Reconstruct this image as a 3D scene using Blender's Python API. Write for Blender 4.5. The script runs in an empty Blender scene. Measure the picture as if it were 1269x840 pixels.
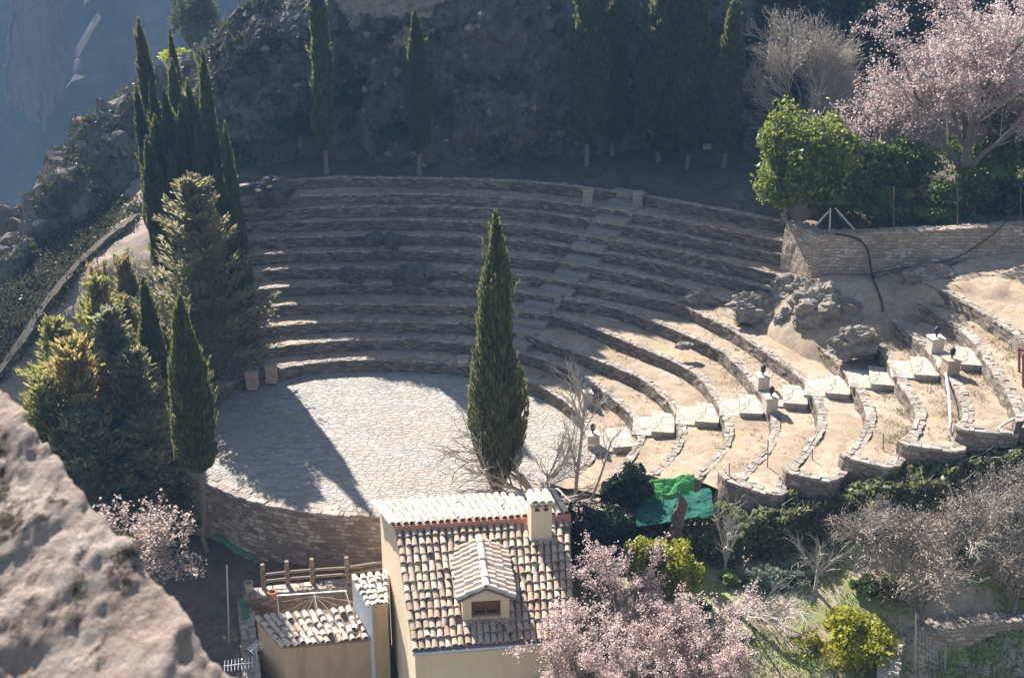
import bpy, math, random
import numpy as np
from mathutils import Vector

rng = np.random.default_rng(7)
random.seed(7)
SC = bpy.context.scene
COL = SC.collection
PI = math.pi
R = math.radians

# ------------------------------------------------------------------ camera
CAM_H, PITCH, F, CX, CY = 19.0, R(22), 1500.0, 634.5, 420.0
cp, sp = math.cos(PITCH), math.sin(PITCH)

def ray(px, py):
    u, v = (px - CX) / F, (CY - py) / F
    return np.array([u, cp + v * sp, -sp + v * cp])

def P(px, py, z):                     # a photograph pixel on the level z
    d = ray(px, py)
    return np.array([0, 0, CAM_H]) + d * ((z - CAM_H) / d[2])

def PY(px, py, Y):                    # a photograph pixel at the depth Y
    d = ray(px, py)
    return np.array([0, 0, CAM_H]) + d * (Y / d[1])

def A(*a): return np.array(a, float)

# ------------------------------------------------------------------ numpy noise
def _h(ix, iy, iz, s):
    with np.errstate(over='ignore'):
        h = (ix.astype(np.uint32) * np.uint32(374761393) + iy.astype(np.uint32) * np.uint32(668265263)
             + iz.astype(np.uint32) * np.uint32(2147483647) + np.uint32(s) * np.uint32(974634721))
        h = (h ^ (h >> np.uint32(13))) * np.uint32(1274126177)
        h = (h ^ (h >> np.uint32(16))) * np.uint32(2246822519)
        h = h ^ (h >> np.uint32(15))
    return h.astype(np.float64) / 2147483648.0 - 1.0

def vn(p, s=0):
    p = np.asarray(p, float)
    i = np.floor(p).astype(np.int64); f = p - i
    f = f * f * f * (f * (f * 6 - 15) + 10)
    r = 0
    for a in (0, 1):
        for b in (0, 1):
            for c in (0, 1):
                w = (f[..., 0] if a else 1 - f[..., 0]) * (f[..., 1] if b else 1 - f[..., 1]) * (f[..., 2] if c else 1 - f[..., 2])
                r = r + w * _h(i[..., 0] + a, i[..., 1] + b, i[..., 2] + c, s)
    return r

def fbm(p, o=5, s=0, g=.5):
    p = np.asarray(p, float); r = 0; a = 1
    for k in range(o):
        r = r + a * vn(p * 2.03 ** k + 17.3 * k, s + k); a *= g
    return r

def ridged(p, o=5, s=0, g=.5):
    p = np.asarray(p, float); r = 0; a = 1
    for k in range(o):
        r = r + a * (1 - 2 * np.abs(vn(p * 2.07 ** k + 9.1 * k, s + k))); a *= g
    return r

# ------------------------------------------------------------------ mesh helpers
class G:
    def __init__(s): s.V = []; s.F = []; s.n = 0
    def add(s, V, *Fs):
        V = np.asarray(V, float).reshape(-1, 3)
        for f in Fs:
            f = np.asarray(f, np.int64)
            if len(f): s.F.append(f + s.n)
        s.V.append(V); s.n += len(V)
        return s
    def verts(s): return np.concatenate(s.V) if s.V else np.zeros((0, 3))

def make_mesh(name, g, mat, off=(0, 0, 0), smooth=False):
    V = g.verts() - np.asarray(off, float)
    me = bpy.data.meshes.new(name)
    me.vertices.add(len(V)); me.vertices.foreach_set('co', V.ravel())
    li = np.concatenate([f.ravel() for f in g.F]); tot = np.concatenate([np.full(len(f), f.shape[1]) for f in g.F])
    st = np.concatenate([[0], np.cumsum(tot)[:-1]])
    me.loops.add(len(li)); me.loops.foreach_set('vertex_index', li)
    me.polygons.add(len(tot)); me.polygons.foreach_set('loop_start', st)
    me.polygons.foreach_set('use_smooth', np.full(len(tot), bool(smooth)))
    if getattr(g, 'uv', None) is not None:
        u = me.uv_layers.new(name='UVMap'); u.data.foreach_set('uv', np.asarray(g.uv, np.float32)[li].ravel())
    me.update(calc_edges=True)
    if mat: me.materials.append(mat)
    return me

def link(name, me, parent=None, loc=(0, 0, 0)):
    o = bpy.data.objects.new(name, me); COL.objects.link(o); o.location = loc
    if parent: o.parent = parent
    return o

def thing(name, label, cat, loc, group=None, rz=0.0):
    o = bpy.data.objects.new(name, None); COL.objects.link(o)
    o.empty_display_size = .3
    o.location = tuple(float(c) for c in loc); o.rotation_euler = (0, 0, rz)
    o['label'] = label; o['category'] = cat
    if group: o['group'] = group
    return o

def tag(o, label, cat, group=None):
    o['label'] = label; o['category'] = cat
    if group: o['group'] = group
    return o

def wpos(o):
    p = np.array(o.location)
    while o.parent: o = o.parent; p = p + np.array(o.location)
    return p

def part(name, g, mat, parent, smooth=False):          # geometry in world space, thing without rotation
    return link(name, make_mesh(name, g, mat, wpos(parent), smooth), parent)

def solo(name, g, mat, label, cat, base, group=None, smooth=False):
    o = link(name, make_mesh(name, g, mat, base, smooth), None, tuple(float(c) for c in base))
    return tag(o, label, cat, group)

def struct(name, g, mat, smooth=False, kind='structure'):
    o = link(name, make_mesh(name, g, mat, (0, 0, 0), smooth)); o['kind'] = kind
    return o

BOXF = [[0, 3, 2, 1], [4, 5, 6, 7], [0, 1, 5, 4], [1, 2, 6, 5], [2, 3, 7, 6], [3, 0, 4, 7]]
def box(g, lo, hi, jit=0.0):
    x0, y0, z0 = lo; x1, y1, z1 = hi
    V = A([x0, y0, z0], [x1, y0, z0], [x1, y1, z0], [x0, y1, z0], [x0, y0, z1], [x1, y0, z1], [x1, y1, z1], [x0, y1, z1])
    if jit: V = V + rng.uniform(-jit, jit, V.shape)
    g.add(V, BOXF); return g

def prism(g, pts, z0, z1, jit=0.0):                    # pts: base polygon (n,2), CCW
    pts = np.asarray(pts, float)[:, :2]; n = len(pts)
    z0 = np.broadcast_to(z0, n); z1 = np.broadcast_to(z1, n)
    V = np.vstack([np.c_[pts, z0], np.c_[pts, z1]])
    if jit: V = V + rng.uniform(-jit, jit, V.shape)
    i = np.arange(n); j = (i + 1) % n
    g.add(V, np.c_[i, j, j + n, i + n], [list(range(n))[::-1]], [[k + n for k in range(n)]])
    return g

def obox(g, c, ax, ay, hx, hy, z0, z1, jit=0.0):       # box on local horizontal axes
    c = np.asarray(c, float)[:2]; ax = np.asarray(ax)[:2]; ay = np.asarray(ay)[:2]
    return prism(g, [c - ax * hx - ay * hy, c + ax * hx - ay * hy, c + ax * hx + ay * hy, c - ax * hx + ay * hy], z0, z1, jit)

def tubes(g, pts, rad, sides=5, cap=False):            # pts (m,k,3), rad (m,k)
    pts = np.asarray(pts, float); rad = np.asarray(rad, float)
    if pts.ndim == 2: pts = pts[None]; rad = np.broadcast_to(rad, pts.shape[:2])
    m, k, _ = pts.shape
    T = np.gradient(pts, axis=1); T /= np.linalg.norm(T, axis=2, keepdims=True) + 1e-9
    ref = np.where(np.abs(T[:, :1, 2:3]) < .8, A(0, 0, 1), A(1, 0, 0))
    ref = np.broadcast_to(ref, T.shape)
    U = np.cross(T, ref); U /= np.linalg.norm(U, axis=2, keepdims=True) + 1e-9
    W = np.cross(T, U)
    a = np.arange(sides) / sides * 2 * PI
    V = pts[:, :, None] + rad[:, :, None, None] * (U[:, :, None] * np.cos(a)[:, None] + W[:, :, None] * np.sin(a)[:, None])
    idx = np.arange(m * k * sides).reshape(m, k, sides)
    q = np.stack([idx[:, :-1], np.roll(idx[:, :-1], -1, 2), np.roll(idx[:, 1:], -1, 2), idx[:, 1:]], -1).reshape(-1, 4)
    Fs = [q]
    if cap: Fs += [idx[:, 0, ::-1], idx[:, -1]]
    g.add(V, *Fs); return g

def leaves(g, C, D, L, W, r=rng):                      # pointed leaf-sized faces
    n = len(C); D = D / (np.linalg.norm(D, axis=1, keepdims=True) + 1e-9)
    S = np.cross(D, r.normal(size=(n, 3))); S /= np.linalg.norm(S, axis=1, keepdims=True) + 1e-9
    L = np.broadcast_to(L, n)[:, None]; W = np.broadcast_to(W, n)[:, None]
    V = np.stack([C - D * L * .5, C + S * W * .5 - D * L * .05, C + D * L * .5, C - S * W * .5 - D * L * .05], 1).reshape(-1, 3)
    g.add(V, np.arange(4 * n).reshape(n, 4)); return g

def rev(g, prof, c=(0, 0, 0), seg=12):                 # revolve (r,z) pairs round z
    prof = np.asarray(prof, float); k = len(prof); a = np.arange(seg) / seg * 2 * PI
    V = np.stack([prof[:, :1] * np.cos(a), prof[:, :1] * np.sin(a), np.repeat(prof[:, 1:], seg, 1)], -1) + np.asarray(c, float)
    idx = np.arange(k * seg).reshape(k, seg)
    g.add(V, np.stack([idx[:-1], np.roll(idx[:-1], -1, 1), np.roll(idx[1:], -1, 1), idx[1:]], -1).reshape(-1, 4), [idx[0, ::-1]], [idx[-1]])
    return g

def grid_faces(n, m):
    idx = np.arange(n * m).reshape(n, m)
    return np.stack([idx[:-1, :-1], idx[1:, :-1], idx[1:, 1:], idx[:-1, 1:]], -1).reshape(-1, 4)

def spline(pts, step=.25):                             # Catmull-Rom through points, even spacing
    p = np.asarray(pts, float)
    q = np.vstack([2 * p[0] - p[1], p, 2 * p[-1] - p[-2]]); out = []
    for i in range(1, len(q) - 2):
        t = np.linspace(0, 1, 24, endpoint=False)[:, None]
        a, b, c, d = q[i - 1], q[i], q[i + 1], q[i + 2]
        out.append(.5 * (2 * b + (c - a) * t + (2 * a - 5 * b + 4 * c - d) * t ** 2 + (3 * b - a - 3 * c + d) * t ** 3))
    out = np.vstack(out + [p[-1:]])
    return resample(out, step=step)

def resample(p, step=None, n=None):
    s = np.r_[0, np.cumsum(np.linalg.norm(np.diff(p, axis=0), axis=1))]
    if n is None: n = max(2, int(s[-1] / step) + 1)
    t = np.linspace(0, s[-1], n)
    return np.stack([np.interp(t, s, p[:, i]) for i in range(p.shape[1])], 1)

def normals2(p):                                       # right-hand normals of a plan polyline
    t = np.gradient(p[:, :2], axis=0); t /= np.linalg.norm(t, axis=1, keepdims=True) + 1e-9
    return np.c_[t[:, 1], -t[:, 0]]

def tps(ctrl):                                         # thin plate spline height function
    c = np.asarray(ctrl, float); n = len(c)
    U = lambda r2: np.where(r2 > 1e-9, r2 * np.log(r2 + 1e-12), 0)
    K = U(((c[:, None, :2] - c[None, :, :2]) ** 2).sum(-1)) + np.eye(n) * .5
    Q = np.c_[np.ones(n), c[:, :2]]
    M = np.block([[K, Q], [Q.T, np.zeros((3, 3))]])
    w = np.linalg.solve(M, np.r_[c[:, 2], 0, 0, 0])
    def f(x, y):
        x = np.asarray(x, float); y = np.asarray(y, float)
        r2 = (x[..., None] - c[:, 0]) ** 2 + (y[..., None] - c[:, 1]) ** 2
        return U(r2) @ w[:n] + w[n] + w[n + 1] * x + w[n + 2] * y
    return f

def sheet(x0, x1, y0, y1, step, zf):
    xs = np.arange(x0, x1 + step, step); ys = np.arange(y0, y1 + step, step)
    X, Y = np.meshgrid(xs, ys, indexing='ij')
    g = G(); g.add(np.stack([X, Y, zf(X, Y)], -1), grid_faces(len(xs), len(ys))); return g

def inside(poly, x, y):
    poly = np.asarray(poly)[:, :2]; r = np.zeros(np.shape(x), bool); n = len(poly)
    for i in range(n):
        a, b = poly[i], poly[(i + 1) % n]
        c = ((a[1] > y) != (b[1] > y)) & (x < (b[0] - a[0]) * (y - a[1]) / (b[1] - a[1] + 1e-12) + a[0])
        r ^= c
    return r

def dist_poly(poly, x, y):
    poly = np.asarray(poly)[:, :2]; d = np.full(np.shape(x), 1e9); n = len(poly)
    for i in range(n):
        a, b = poly[i], poly[(i + 1) % n]; ab = b - a
        t = np.clip(((x - a[0]) * ab[0] + (y - a[1]) * ab[1]) / (ab @ ab + 1e-12), 0, 1)
        d = np.minimum(d, np.hypot(x - a[0] - t * ab[0], y - a[1] - t * ab[1]))
    return d

# ------------------------------------------------------------------ materials
class NT:
    def __init__(s, name):
        s.m = bpy.data.materials.new(name); s.m.use_nodes = True
        s.t = s.m.node_tree; s.t.nodes.clear()
        s.out = s.n('ShaderNodeOutputMaterial')
    def n(s, ty, **kw):
        nd = s.t.nodes.new(ty)
        for k, v in kw.items():
            if hasattr(nd, k) and k not in ('inputs',): setattr(nd, k, v)
        return nd
    def l(s, a, b): s.t.links.new(a, b)
    def val(s, sock, v):
        if hasattr(v, 'is_output'): s.l(v, sock)
        else: sock.default_value = v
    def coord(s, scale=(1, 1, 1), kind='Object'):
        c = s.n('ShaderNodeTexCoord'); m = s.n('ShaderNodeMapping'); m.inputs['Scale'].default_value = scale
        s.l(c.outputs[kind], m.inputs['Vector']); return m.outputs[0]
    def noise(s, vec, scale, detail=6, rough=.6, dist=0.0):
        x = s.n('ShaderNodeTexNoise'); x.inputs['Scale'].default_value = scale; x.inputs['Detail'].default_value = detail
        x.inputs['Roughness'].default_value = rough; x.inputs['Distortion'].default_value = dist
        s.l(vec, x.inputs['Vector']); return x.outputs['Fac']
    def ramp(s, fac, stops):
        r = s.n('ShaderNodeValToRGB'); e = r.color_ramp.elements
        while len(e) > 1: e.remove(e[-1])
        for i, (p, c) in enumerate(stops):
            el = e[0] if i == 0 else e.new(p)
            el.position = p; el.color = (*c, 1) if len(c) == 3 else c
        s.l(fac, r.inputs['Fac']); return r.outputs['Color']
    def mix(s, fac, a, b, mode='MIX'):
        x = s.n('ShaderNodeMix'); x.data_type = 'RGBA'; x.blend_type = mode
        s.val(x.inputs[0], fac)
        for k, v in ((6, a), (7, b)):
            if hasattr(v, 'is_output'): s.l(v, x.inputs[k])
            else: x.inputs[k].default_value = (*v, 1)
        return x.outputs[2]
    def math(s, op, a, b=0.0):
        x = s.n('ShaderNodeMath'); x.operation = op; s.val(x.inputs[0], a); s.val(x.inputs[1], b); return x.outputs[0]
    def bump(s, h, strength=.6, dist=.05, nrm=None):
        b = s.n('ShaderNodeBump'); b.inputs['Strength'].default_value = strength; b.inputs['Distance'].default_value = dist
        s.l(h, b.inputs['Height'])
        if nrm: s.l(nrm, b.inputs['Normal'])
        return b.outputs[0]
    def vor(s, vec, scale, feature='F1', rand=1.0):
        v = s.n('ShaderNodeTexVoronoi'); v.feature = feature; v.inputs['Scale'].default_value = scale
        v.inputs['Randomness'].default_value = rand; s.l(vec, v.inputs['Vector']); return v
    def warp(s, vec, scale, amt):
        nz = s.n('ShaderNodeTexNoise'); nz.inputs['Scale'].default_value = scale; nz.inputs['Detail'].default_value = 3
        s.l(vec, nz.inputs['Vector'])
        a = s.n('ShaderNodeVectorMath'); a.operation = 'SUBTRACT'; s.l(nz.outputs['Color'], a.inputs[0]); a.inputs[1].default_value = (.5, .5, .5)
        b = s.n('ShaderNodeVectorMath'); b.operation = 'SCALE'; s.l(a.outputs[0], b.inputs[0]); b.inputs['Scale'].default_value = amt
        c = s.n('ShaderNodeVectorMath'); c.operation = 'ADD'; s.l(vec, c.inputs[0]); s.l(b.outputs[0], c.inputs[1]); return c.outputs[0]
    def island(s): return s.n('ShaderNodeNewGeometry').outputs['Random Per Island']
    def objrand(s): return s.n('ShaderNodeObjectInfo').outputs['Random']
    def pbsdf(s, col, rough=.9, nrm=None, spec=.2, metal=0.0):
        p = s.n('ShaderNodeBsdfPrincipled'); s.val(p.inputs['Base Color'], col if hasattr(col, 'is_output') else (*col, 1))
        s.val(p.inputs['Roughness'], rough); p.inputs['Specular IOR Level'].default_value = spec; p.inputs['Metallic'].default_value = metal
        if nrm: s.l(nrm, p.inputs['Normal'])
        s.l(p.outputs[0], s.out.inputs['Surface']); return s.m

def leaf_mat(name, c0, c1, c2=None, trans=.35, tcol=None):
    t = NT(name); f = t.island()
    st = [(0, c0), (.7, c1), (1, c2 or c1)]
    col = t.ramp(f, st)
    nz = t.noise(t.coord(), .9, 3)
    col = t.mix(t.math('MULTIPLY', nz, .55), col, c0)
    orr = t.math('ADD', t.math('MULTIPLY', t.objrand(), .55), .72)
    vm = t.n('ShaderNodeVectorMath'); vm.operation = 'SCALE'; t.l(col, vm.inputs[0]); t.l(orr, vm.inputs['Scale']); col = vm.outputs[0]
    d = t.n('ShaderNodeBsdfDiffuse'); t.l(col, d.inputs['Color'])
    tr = t.n('ShaderNodeBsdfTranslucent')
    tc = t.mix(.5, col, tcol or tuple(min(1, x * 1.7) for x in c1))
    t.l(tc, tr.inputs['Color'])
    m = t.n('ShaderNodeMixShader'); m.inputs[0].default_value = trans
    t.l(d.outputs[0], m.inputs[1]); t.l(tr.outputs[0], m.inputs[2])
    gl = t.n('ShaderNodeBsdfGlossy'); gl.inputs['Roughness'].default_value = .45; gl.inputs['Color'].default_value = (.8, .85, .8, 1)
    m2 = t.n('ShaderNodeMixShader'); m2.inputs[0].default_value = .035
    t.l(m.outputs[0], m2.inputs[1]); t.l(gl.outputs[0], m2.inputs[2])
    t.l(m2.outputs[0], t.out.inputs['Surface']); return t.m

def rock_mat(name, cols, scale=1.0, bump=.9, dist=.15, moss=None, streak=(1, 1, .45), cr=.15, mt=.55):
    t = NT(name); v = t.coord((scale * streak[0], scale * streak[1], scale * streak[2]))
    v0 = t.coord((scale,) * 3)
    n1 = t.noise(v, .9, 9, .65, .4); n2 = t.noise(v0, 5, 8, .7); n3 = t.noise(v0, .35, 4)
    col = t.ramp(n1, [(.25, cols[0]), (.45, cols[1]), (.62, cols[2]), (.8, cols[3] if len(cols) > 3 else cols[2])])
    col = t.mix(t.ramp(n2, [(.35, (0, 0, 0)), (.7, (1, 1, 1))]), col, t.mix(.45, col, cols[0]))
    col = t.mix(t.ramp(n3, [(.45, (0, 0, 0)), (.6, (.6, .6, .6))]), col, cols[1])
    if moss:
        mk = t.ramp(t.noise(v0, 1.3, 6, .7), [(mt, (0, 0, 0)), (mt + .09, (1, 1, 1))])
        col = t.mix(mk, col, moss)
    vr = t.vor(t.warp(v0, 2, .4), 2.2, 'DISTANCE_TO_EDGE').outputs['Distance']
    crack = t.ramp(vr, [(0, (0, 0, 0)), (.06, (1, 1, 1))])
    h = t.math('ADD', t.math('ADD', n1, t.math('MULTIPLY', n2, .5)), t.math('MULTIPLY', crack, cr))
    return t.pbsdf(col, .95, t.bump(h, bump, dist), .15)

def stone_mat(name, cols, mortar, sc=(3, 3, 5.2), bump=.9, dist=.05, edge=.055, stain=.5):
    t = NT(name); v = t.warp(t.coord(sc), .8, .5)
    c = t.vor(v, 1.0, 'F1', .85); e = t.vor(v, 1.0, 'DISTANCE_TO_EDGE', .85).outputs['Distance']
    sep = t.n('ShaderNodeSeparateColor'); t.l(c.outputs['Color'], sep.inputs[0])
    col = t.ramp(sep.outputs[0], [(0, cols[0]), (.4, cols[1]), (.75, cols[2]), (1, cols[3] if len(cols) > 3 else cols[2])])
    fine = t.noise(t.coord(), 14, 6, .7); big = t.noise(t.coord(), .7, 4)
    col = t.mix(t.math('MULTIPLY', fine, .5), col, t.mix(.4, col, cols[0]))
    col = t.mix(t.ramp(big, [(.4, (0, 0, 0)), (.7, (stain,) * 3)]), col, cols[0])
    mk = t.ramp(e, [(edge * .4, (1, 1, 1)), (edge, (0, 0, 0))])
    col = t.mix(mk, col, mortar)
    h = t.math('ADD', t.ramp(e, [(0, (0, 0, 0)), (edge * 2.2, (1, 1, 1))]), t.math('MULTIPLY', fine, .35))
    h = t.math('ADD', h, t.math('MULTIPLY', sep.outputs[1], .4))
    return t.pbsdf(col, .92, t.bump(h, bump, dist), .15)

def course_mat(name, cols, mortar, bw=.34, rh=.15, bump=.9, dist=.05, gap=.014, warp=.13):
    t = NT(name); c = t.n('ShaderNodeTexCoord'); o = c.outputs['Object']
    nz = t.n('ShaderNodeTexNoise'); nz.inputs['Scale'].default_value = 2.2; nz.inputs['Detail'].default_value = 4; t.l(o, nz.inputs['Vector'])
    a = t.n('ShaderNodeVectorMath'); a.operation = 'SUBTRACT'; t.l(nz.outputs['Color'], a.inputs[0]); a.inputs[1].default_value = (.5, .5, .5)
    b = t.n('ShaderNodeVectorMath'); b.operation = 'MULTIPLY'; t.l(a.outputs[0], b.inputs[0]); b.inputs[1].default_value = (warp * 4, warp * 1.6, 0)
    d = t.n('ShaderNodeVectorMath'); d.operation = 'ADD'; t.l(c.outputs['UV'], d.inputs[0]); t.l(b.outputs[0], d.inputs[1])
    br = t.n('ShaderNodeTexBrick'); br.offset = .5; br.squash = .7; br.squash_frequency = 3
    for k, v in (('Color1', (0, 0, 0, 1)), ('Color2', (1, 1, 1, 1)), ('Mortar', (.5, .5, .5, 1)), ('Scale', 1.0), ('Mortar Size', gap), ('Mortar Smooth', .35), ('Bias', 0.0), ('Brick Width', bw), ('Row Height', rh)): br.inputs[k].default_value = v
    t.l(d.outputs[0], br.inputs['Vector'])
    sep = t.n('ShaderNodeSeparateColor'); t.l(br.outputs['Color'], sep.inputs[0]); rnd = sep.outputs[0]
    col = t.ramp(rnd, [(0, cols[0]), (.4, cols[1]), (.75, cols[2]), (1, cols[3])])
    fine = t.noise(o, 13, 6, .7); big = t.noise(o, .6, 5, .65)
    col = t.mix(t.math('MULTIPLY', t.ramp(fine, [(.4, (0, 0, 0)), (.75, (1, 1, 1))]), .55), col, cols[0])
    col = t.mix(t.ramp(big, [(.45, (0, 0, 0)), (.68, (.6, .6, .6))]), col, cols[0])
    mk = t.math('MULTIPLY', br.outputs['Fac'], .6); col = t.mix(mk, col, mortar)
    h = t.math('ADD', t.math('SUBTRACT', 1.0, br.outputs['Fac']), t.math('MULTIPLY', fine, .5)); h = t.math('ADD', h, t.math('MULTIPLY', rnd, .35))
    return t.pbsdf(col, .93, t.bump(h, bump, dist), .15)

def dirt_mat(name, c0, c1, c2, green=None, gthr=.58, pebble=True):
    t = NT(name); v = t.coord()
    a = t.noise(v, .45, 6, .6, .3); b = t.noise(v, 3.5, 8, .7); f = t.noise(v, 30, 4, .7)
    col = t.ramp(a, [(.3, c0), (.5, c1), (.72, c2)])
    col = t.mix(t.ramp(b, [(.42, (0, 0, 0)), (.66, (.85, .85, .85))]), col, c0)
    col = t.mix(t.ramp(f, [(.5, (0, 0, 0)), (.72, (.6, .6, .6))]), col, tuple(x * .55 for x in c0))
    if green:
        gm = t.ramp(t.noise(v, .8, 7, .7, .4), [(gthr, (0, 0, 0)), (gthr + .08, (.85, .85, .85))])
        col = t.mix(gm, col, t.ramp(b, [(.3, green), (.7, tuple(x * 1.6 for x in green))]))
    if pebble:
        pv = t.vor(v, 9, 'F1'); pm = t.ramp(pv.outputs['Distance'], [(.14, (1, 1, 1)), (.2, (0, 0, 0))])
        pk = t.ramp(t.noise(v, 2.3, 3), [(.52, (0, 0, 0)), (.6, (1, 1, 1))])
        col = t.mix(t.math('MULTIPLY', pm, pk), col, tuple(min(.6, x * 1.25) for x in c2))
    h = t.math('ADD', t.math('MULTIPLY', b, .8), t.math('MULTIPLY', f, .35))
    return t.pbsdf(col, .97, t.bump(h, .7, .06), .1)

def island_mat(name, stops, rough=.85, noise_amt=.5, nsc=6, bump=.3, bd=.02, spec=.2):
    t = NT(name); f = t.island(); col = t.ramp(f, stops)
    nz = t.noise(t.coord(), nsc, 6, .7)
    col = t.mix(t.math('MULTIPLY', t.ramp(nz, [(.35, (0, 0, 0)), (.75, (1, 1, 1))]), noise_amt), col, stops[0][1])
    return t.pbsdf(col, rough, t.bump(nz, bump, bd), spec)

def plain_mat(name, c, rough=.7, var=.3, nsc=4, bump=.15, bd=.02, metal=0.0, spec=.3, dark=None):
    t = NT(name); nz = t.noise(t.coord(), nsc, 7, .7, .3)
    col = t.mix(t.math('MULTIPLY', t.ramp(nz, [(.35, (0, 0, 0)), (.75, (1, 1, 1))]), var * 2), c, dark or tuple(x * .55 for x in c))
    return t.pbsdf(col, rough, t.bump(nz, bump, bd), spec, metal)

def paving_mat(name):
    t = NT(name); v = t.coord((3.2, 5.2, 1)); w = t.warp(v, .9, 1.1)
    c = t.vor(w, 1.0, 'F1', .9); e = t.vor(w, 1.0, 'DISTANCE_TO_EDGE', .9).outputs['Distance']
    sep = t.n('ShaderNodeSeparateColor'); t.l(c.outputs['Color'], sep.inputs[0])
    col = t.ramp(sep.outputs[0], [(0, (.25, .24, .225)), (.5, (.33, .32, .30)), (1, (.40, .385, .365))])
    fine = t.noise(t.coord(), 9, 8, .75); big = t.noise(t.coord(), .35, 5)
    col = t.mix(t.ramp(fine, [(.4, (0, 0, 0)), (.75, (.6, .6, .6))]), col, (.28, .25, .22))
    col = t.mix(t.ramp(big, [(.42, (0, 0, 0)), (.62, (.65, .65, .65))]), col, (.35, .295, .23))
    st = t.noise(t.coord(), 1.1, 7, .75, .5)
    col = t.mix(t.ramp(st, [(.5, (0, 0, 0)), (.68, (.5, .5, .5))]), col, (.19, .17, .145))
    wv = t.math('ADD', e, t.math('MULTIPLY', t.math('SUBTRACT', t.noise(v, 4, 4), .5), .06))
    mk = t.ramp(wv, [(.0, (1, 1, 1)), (.05, (0, 0, 0))])
    col = t.mix(t.math('MULTIPLY', mk, .55), col, (.24, .215, .185))
    h = t.math('ADD', t.ramp(wv, [(0, (0, 0, 0)), (.13, (1, 1, 1))]), t.math('MULTIPLY', fine, .6))
    h = t.math('ADD', h, t.math('MULTIPLY', sep.outputs[2], .6))
    return t.pbsdf(col, .85, t.bump(h, .8, .04), .25)

def near_rock_mat():
    t = NT('castle_rock'); v = t.coord(); a = t.noise(v, 4, 8, .65, .3); b = t.noise(v, 22, 8, .7); c = t.noise(v, 70, 5, .7); e = t.noise(v, 2.2, 6, .7, .6)
    col = t.ramp(a, [(.3, (.40, .30, .25)), (.48, (.52, .42, .36)), (.68, (.61, .53, .47))])
    col = t.mix(t.ramp(b, [(.45, (0, 0, 0)), (.68, (.6, .6, .6))]), col, (.40, .30, .245))
    col = t.mix(t.ramp(b, [(.28, (1, 1, 1)), (.40, (0, 0, 0))]), col, (.66, .62, .58))
    lich = t.math('MULTIPLY', t.ramp(e, [(.535, (0, 0, 0)), (.6, (1, 1, 1))]), t.ramp(b, [(.40, (0, 0, 0)), (.52, (1, 1, 1))]))
    col = t.mix(lich, col, (.065, .055, .042))
    h = t.math('ADD', t.math('ADD', t.math('MULTIPLY', a, 1.2), b), t.math('MULTIPLY', c, .5))
    return t.pbsdf(col, .95, t.bump(h, 1.0, .045), .1)

def plaster_mat(name, c, dark, amt):
    t = NT(name); st = t.noise(t.coord((2, 2, .4)), 1.3, 7, .7, .3); bl = t.noise(t.coord(), 1.1, 6, .65); f = t.noise(t.coord(), 25, 5, .7)
    col = t.mix(t.math('MULTIPLY', t.ramp(st, [(.46, (0, 0, 0)), (.72, (1, 1, 1))]), amt), c, dark)
    col = t.mix(t.math('MULTIPLY', t.ramp(bl, [(.5, (0, 0, 0)), (.66, (1, 1, 1))]), amt * .8), col, tuple(x * .8 for x in c))
    return t.pbsdf(col, .93, t.bump(t.math('ADD', f, t.math('MULTIPLY', bl, 2)), .35, .02), .15)

M = {}
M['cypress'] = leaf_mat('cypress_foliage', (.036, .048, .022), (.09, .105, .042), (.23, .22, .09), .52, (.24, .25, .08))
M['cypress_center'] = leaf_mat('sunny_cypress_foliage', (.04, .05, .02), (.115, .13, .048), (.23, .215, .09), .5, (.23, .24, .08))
M['cedar'] = leaf_mat('cedar_foliage', (.12, .115, .065), (.29, .27, .15), (.46, .40, .23), .55)
M['blue_conifer'] = leaf_mat('grey_green_foliage', (.10, .105, .055), (.235, .24, .135), (.38, .36, .23), .55)
M['green_conifer'] = leaf_mat('olive_conifer_foliage', (.095, .10, .03), (.24, .235, .075), (.38, .34, .12), .55)
M['yellow_conifer'] = leaf_mat('golden_conifer_foliage', (.20, .15, .05), (.40, .32, .12), (.54, .43, .19), .5)
M['brown_conifer'] = leaf_mat('browned_conifer_foliage', (.11, .09, .04), (.25, .205, .09), (.36, .29, .14), .52)
M['laurel'] = leaf_mat('laurel_leaves', (.055, .08, .016), (.18, .215, .042), (.36, .38, .10), .52)
M['bush'] = leaf_mat('bush_leaves', (.04, .065, .015), (.11, .16, .035), (.2, .24, .07), .45)
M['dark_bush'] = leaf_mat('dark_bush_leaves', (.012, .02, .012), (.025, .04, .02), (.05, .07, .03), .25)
M['ivy'] = leaf_mat('ivy_leaves', (.08, .095, .035), (.21, .23, .10), (.52, .49, .34), .4)
M['yellow_bush'] = leaf_mat('yellow_green_leaves', (.13, .14, .012), (.33, .33, .03), (.56, .5, .07), .45)
M['pale_pine'] = leaf_mat('pale_pine_needles', (.06, .085, .035), (.12, .15, .065), (.18, .21, .09), .3)
M['silver'] = leaf_mat('silver_leaves', (.13, .15, .11), (.23, .26, .19), (.32, .34, .26), .25)
M['grass'] = leaf_mat('grass_blades', (.085, .125, .03), (.22, .28, .08), (.38, .39, .16), .45)
M['pink'] = leaf_mat('pink_blossom', (.40, .295, .28), (.62, .495, .475), (.78, .69, .66), .5, (.76, .58, .55))
M['white_blossom'] = leaf_mat('white_blossom', (.46, .36, .31), (.68, .56, .50), (.78, .69, .63), .4, (.8, .65, .6))
M['pale_blossom'] = leaf_mat('pale_pink_blossom', (.27, .205, .20), (.45, .36, .35), (.66, .57, .555), .45, (.7, .56, .53))
M['dry_leaf'] = leaf_mat('dry_leaves', (.30, .25, .20), (.47, .405, .33), (.58, .51, .43), .45)
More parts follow.
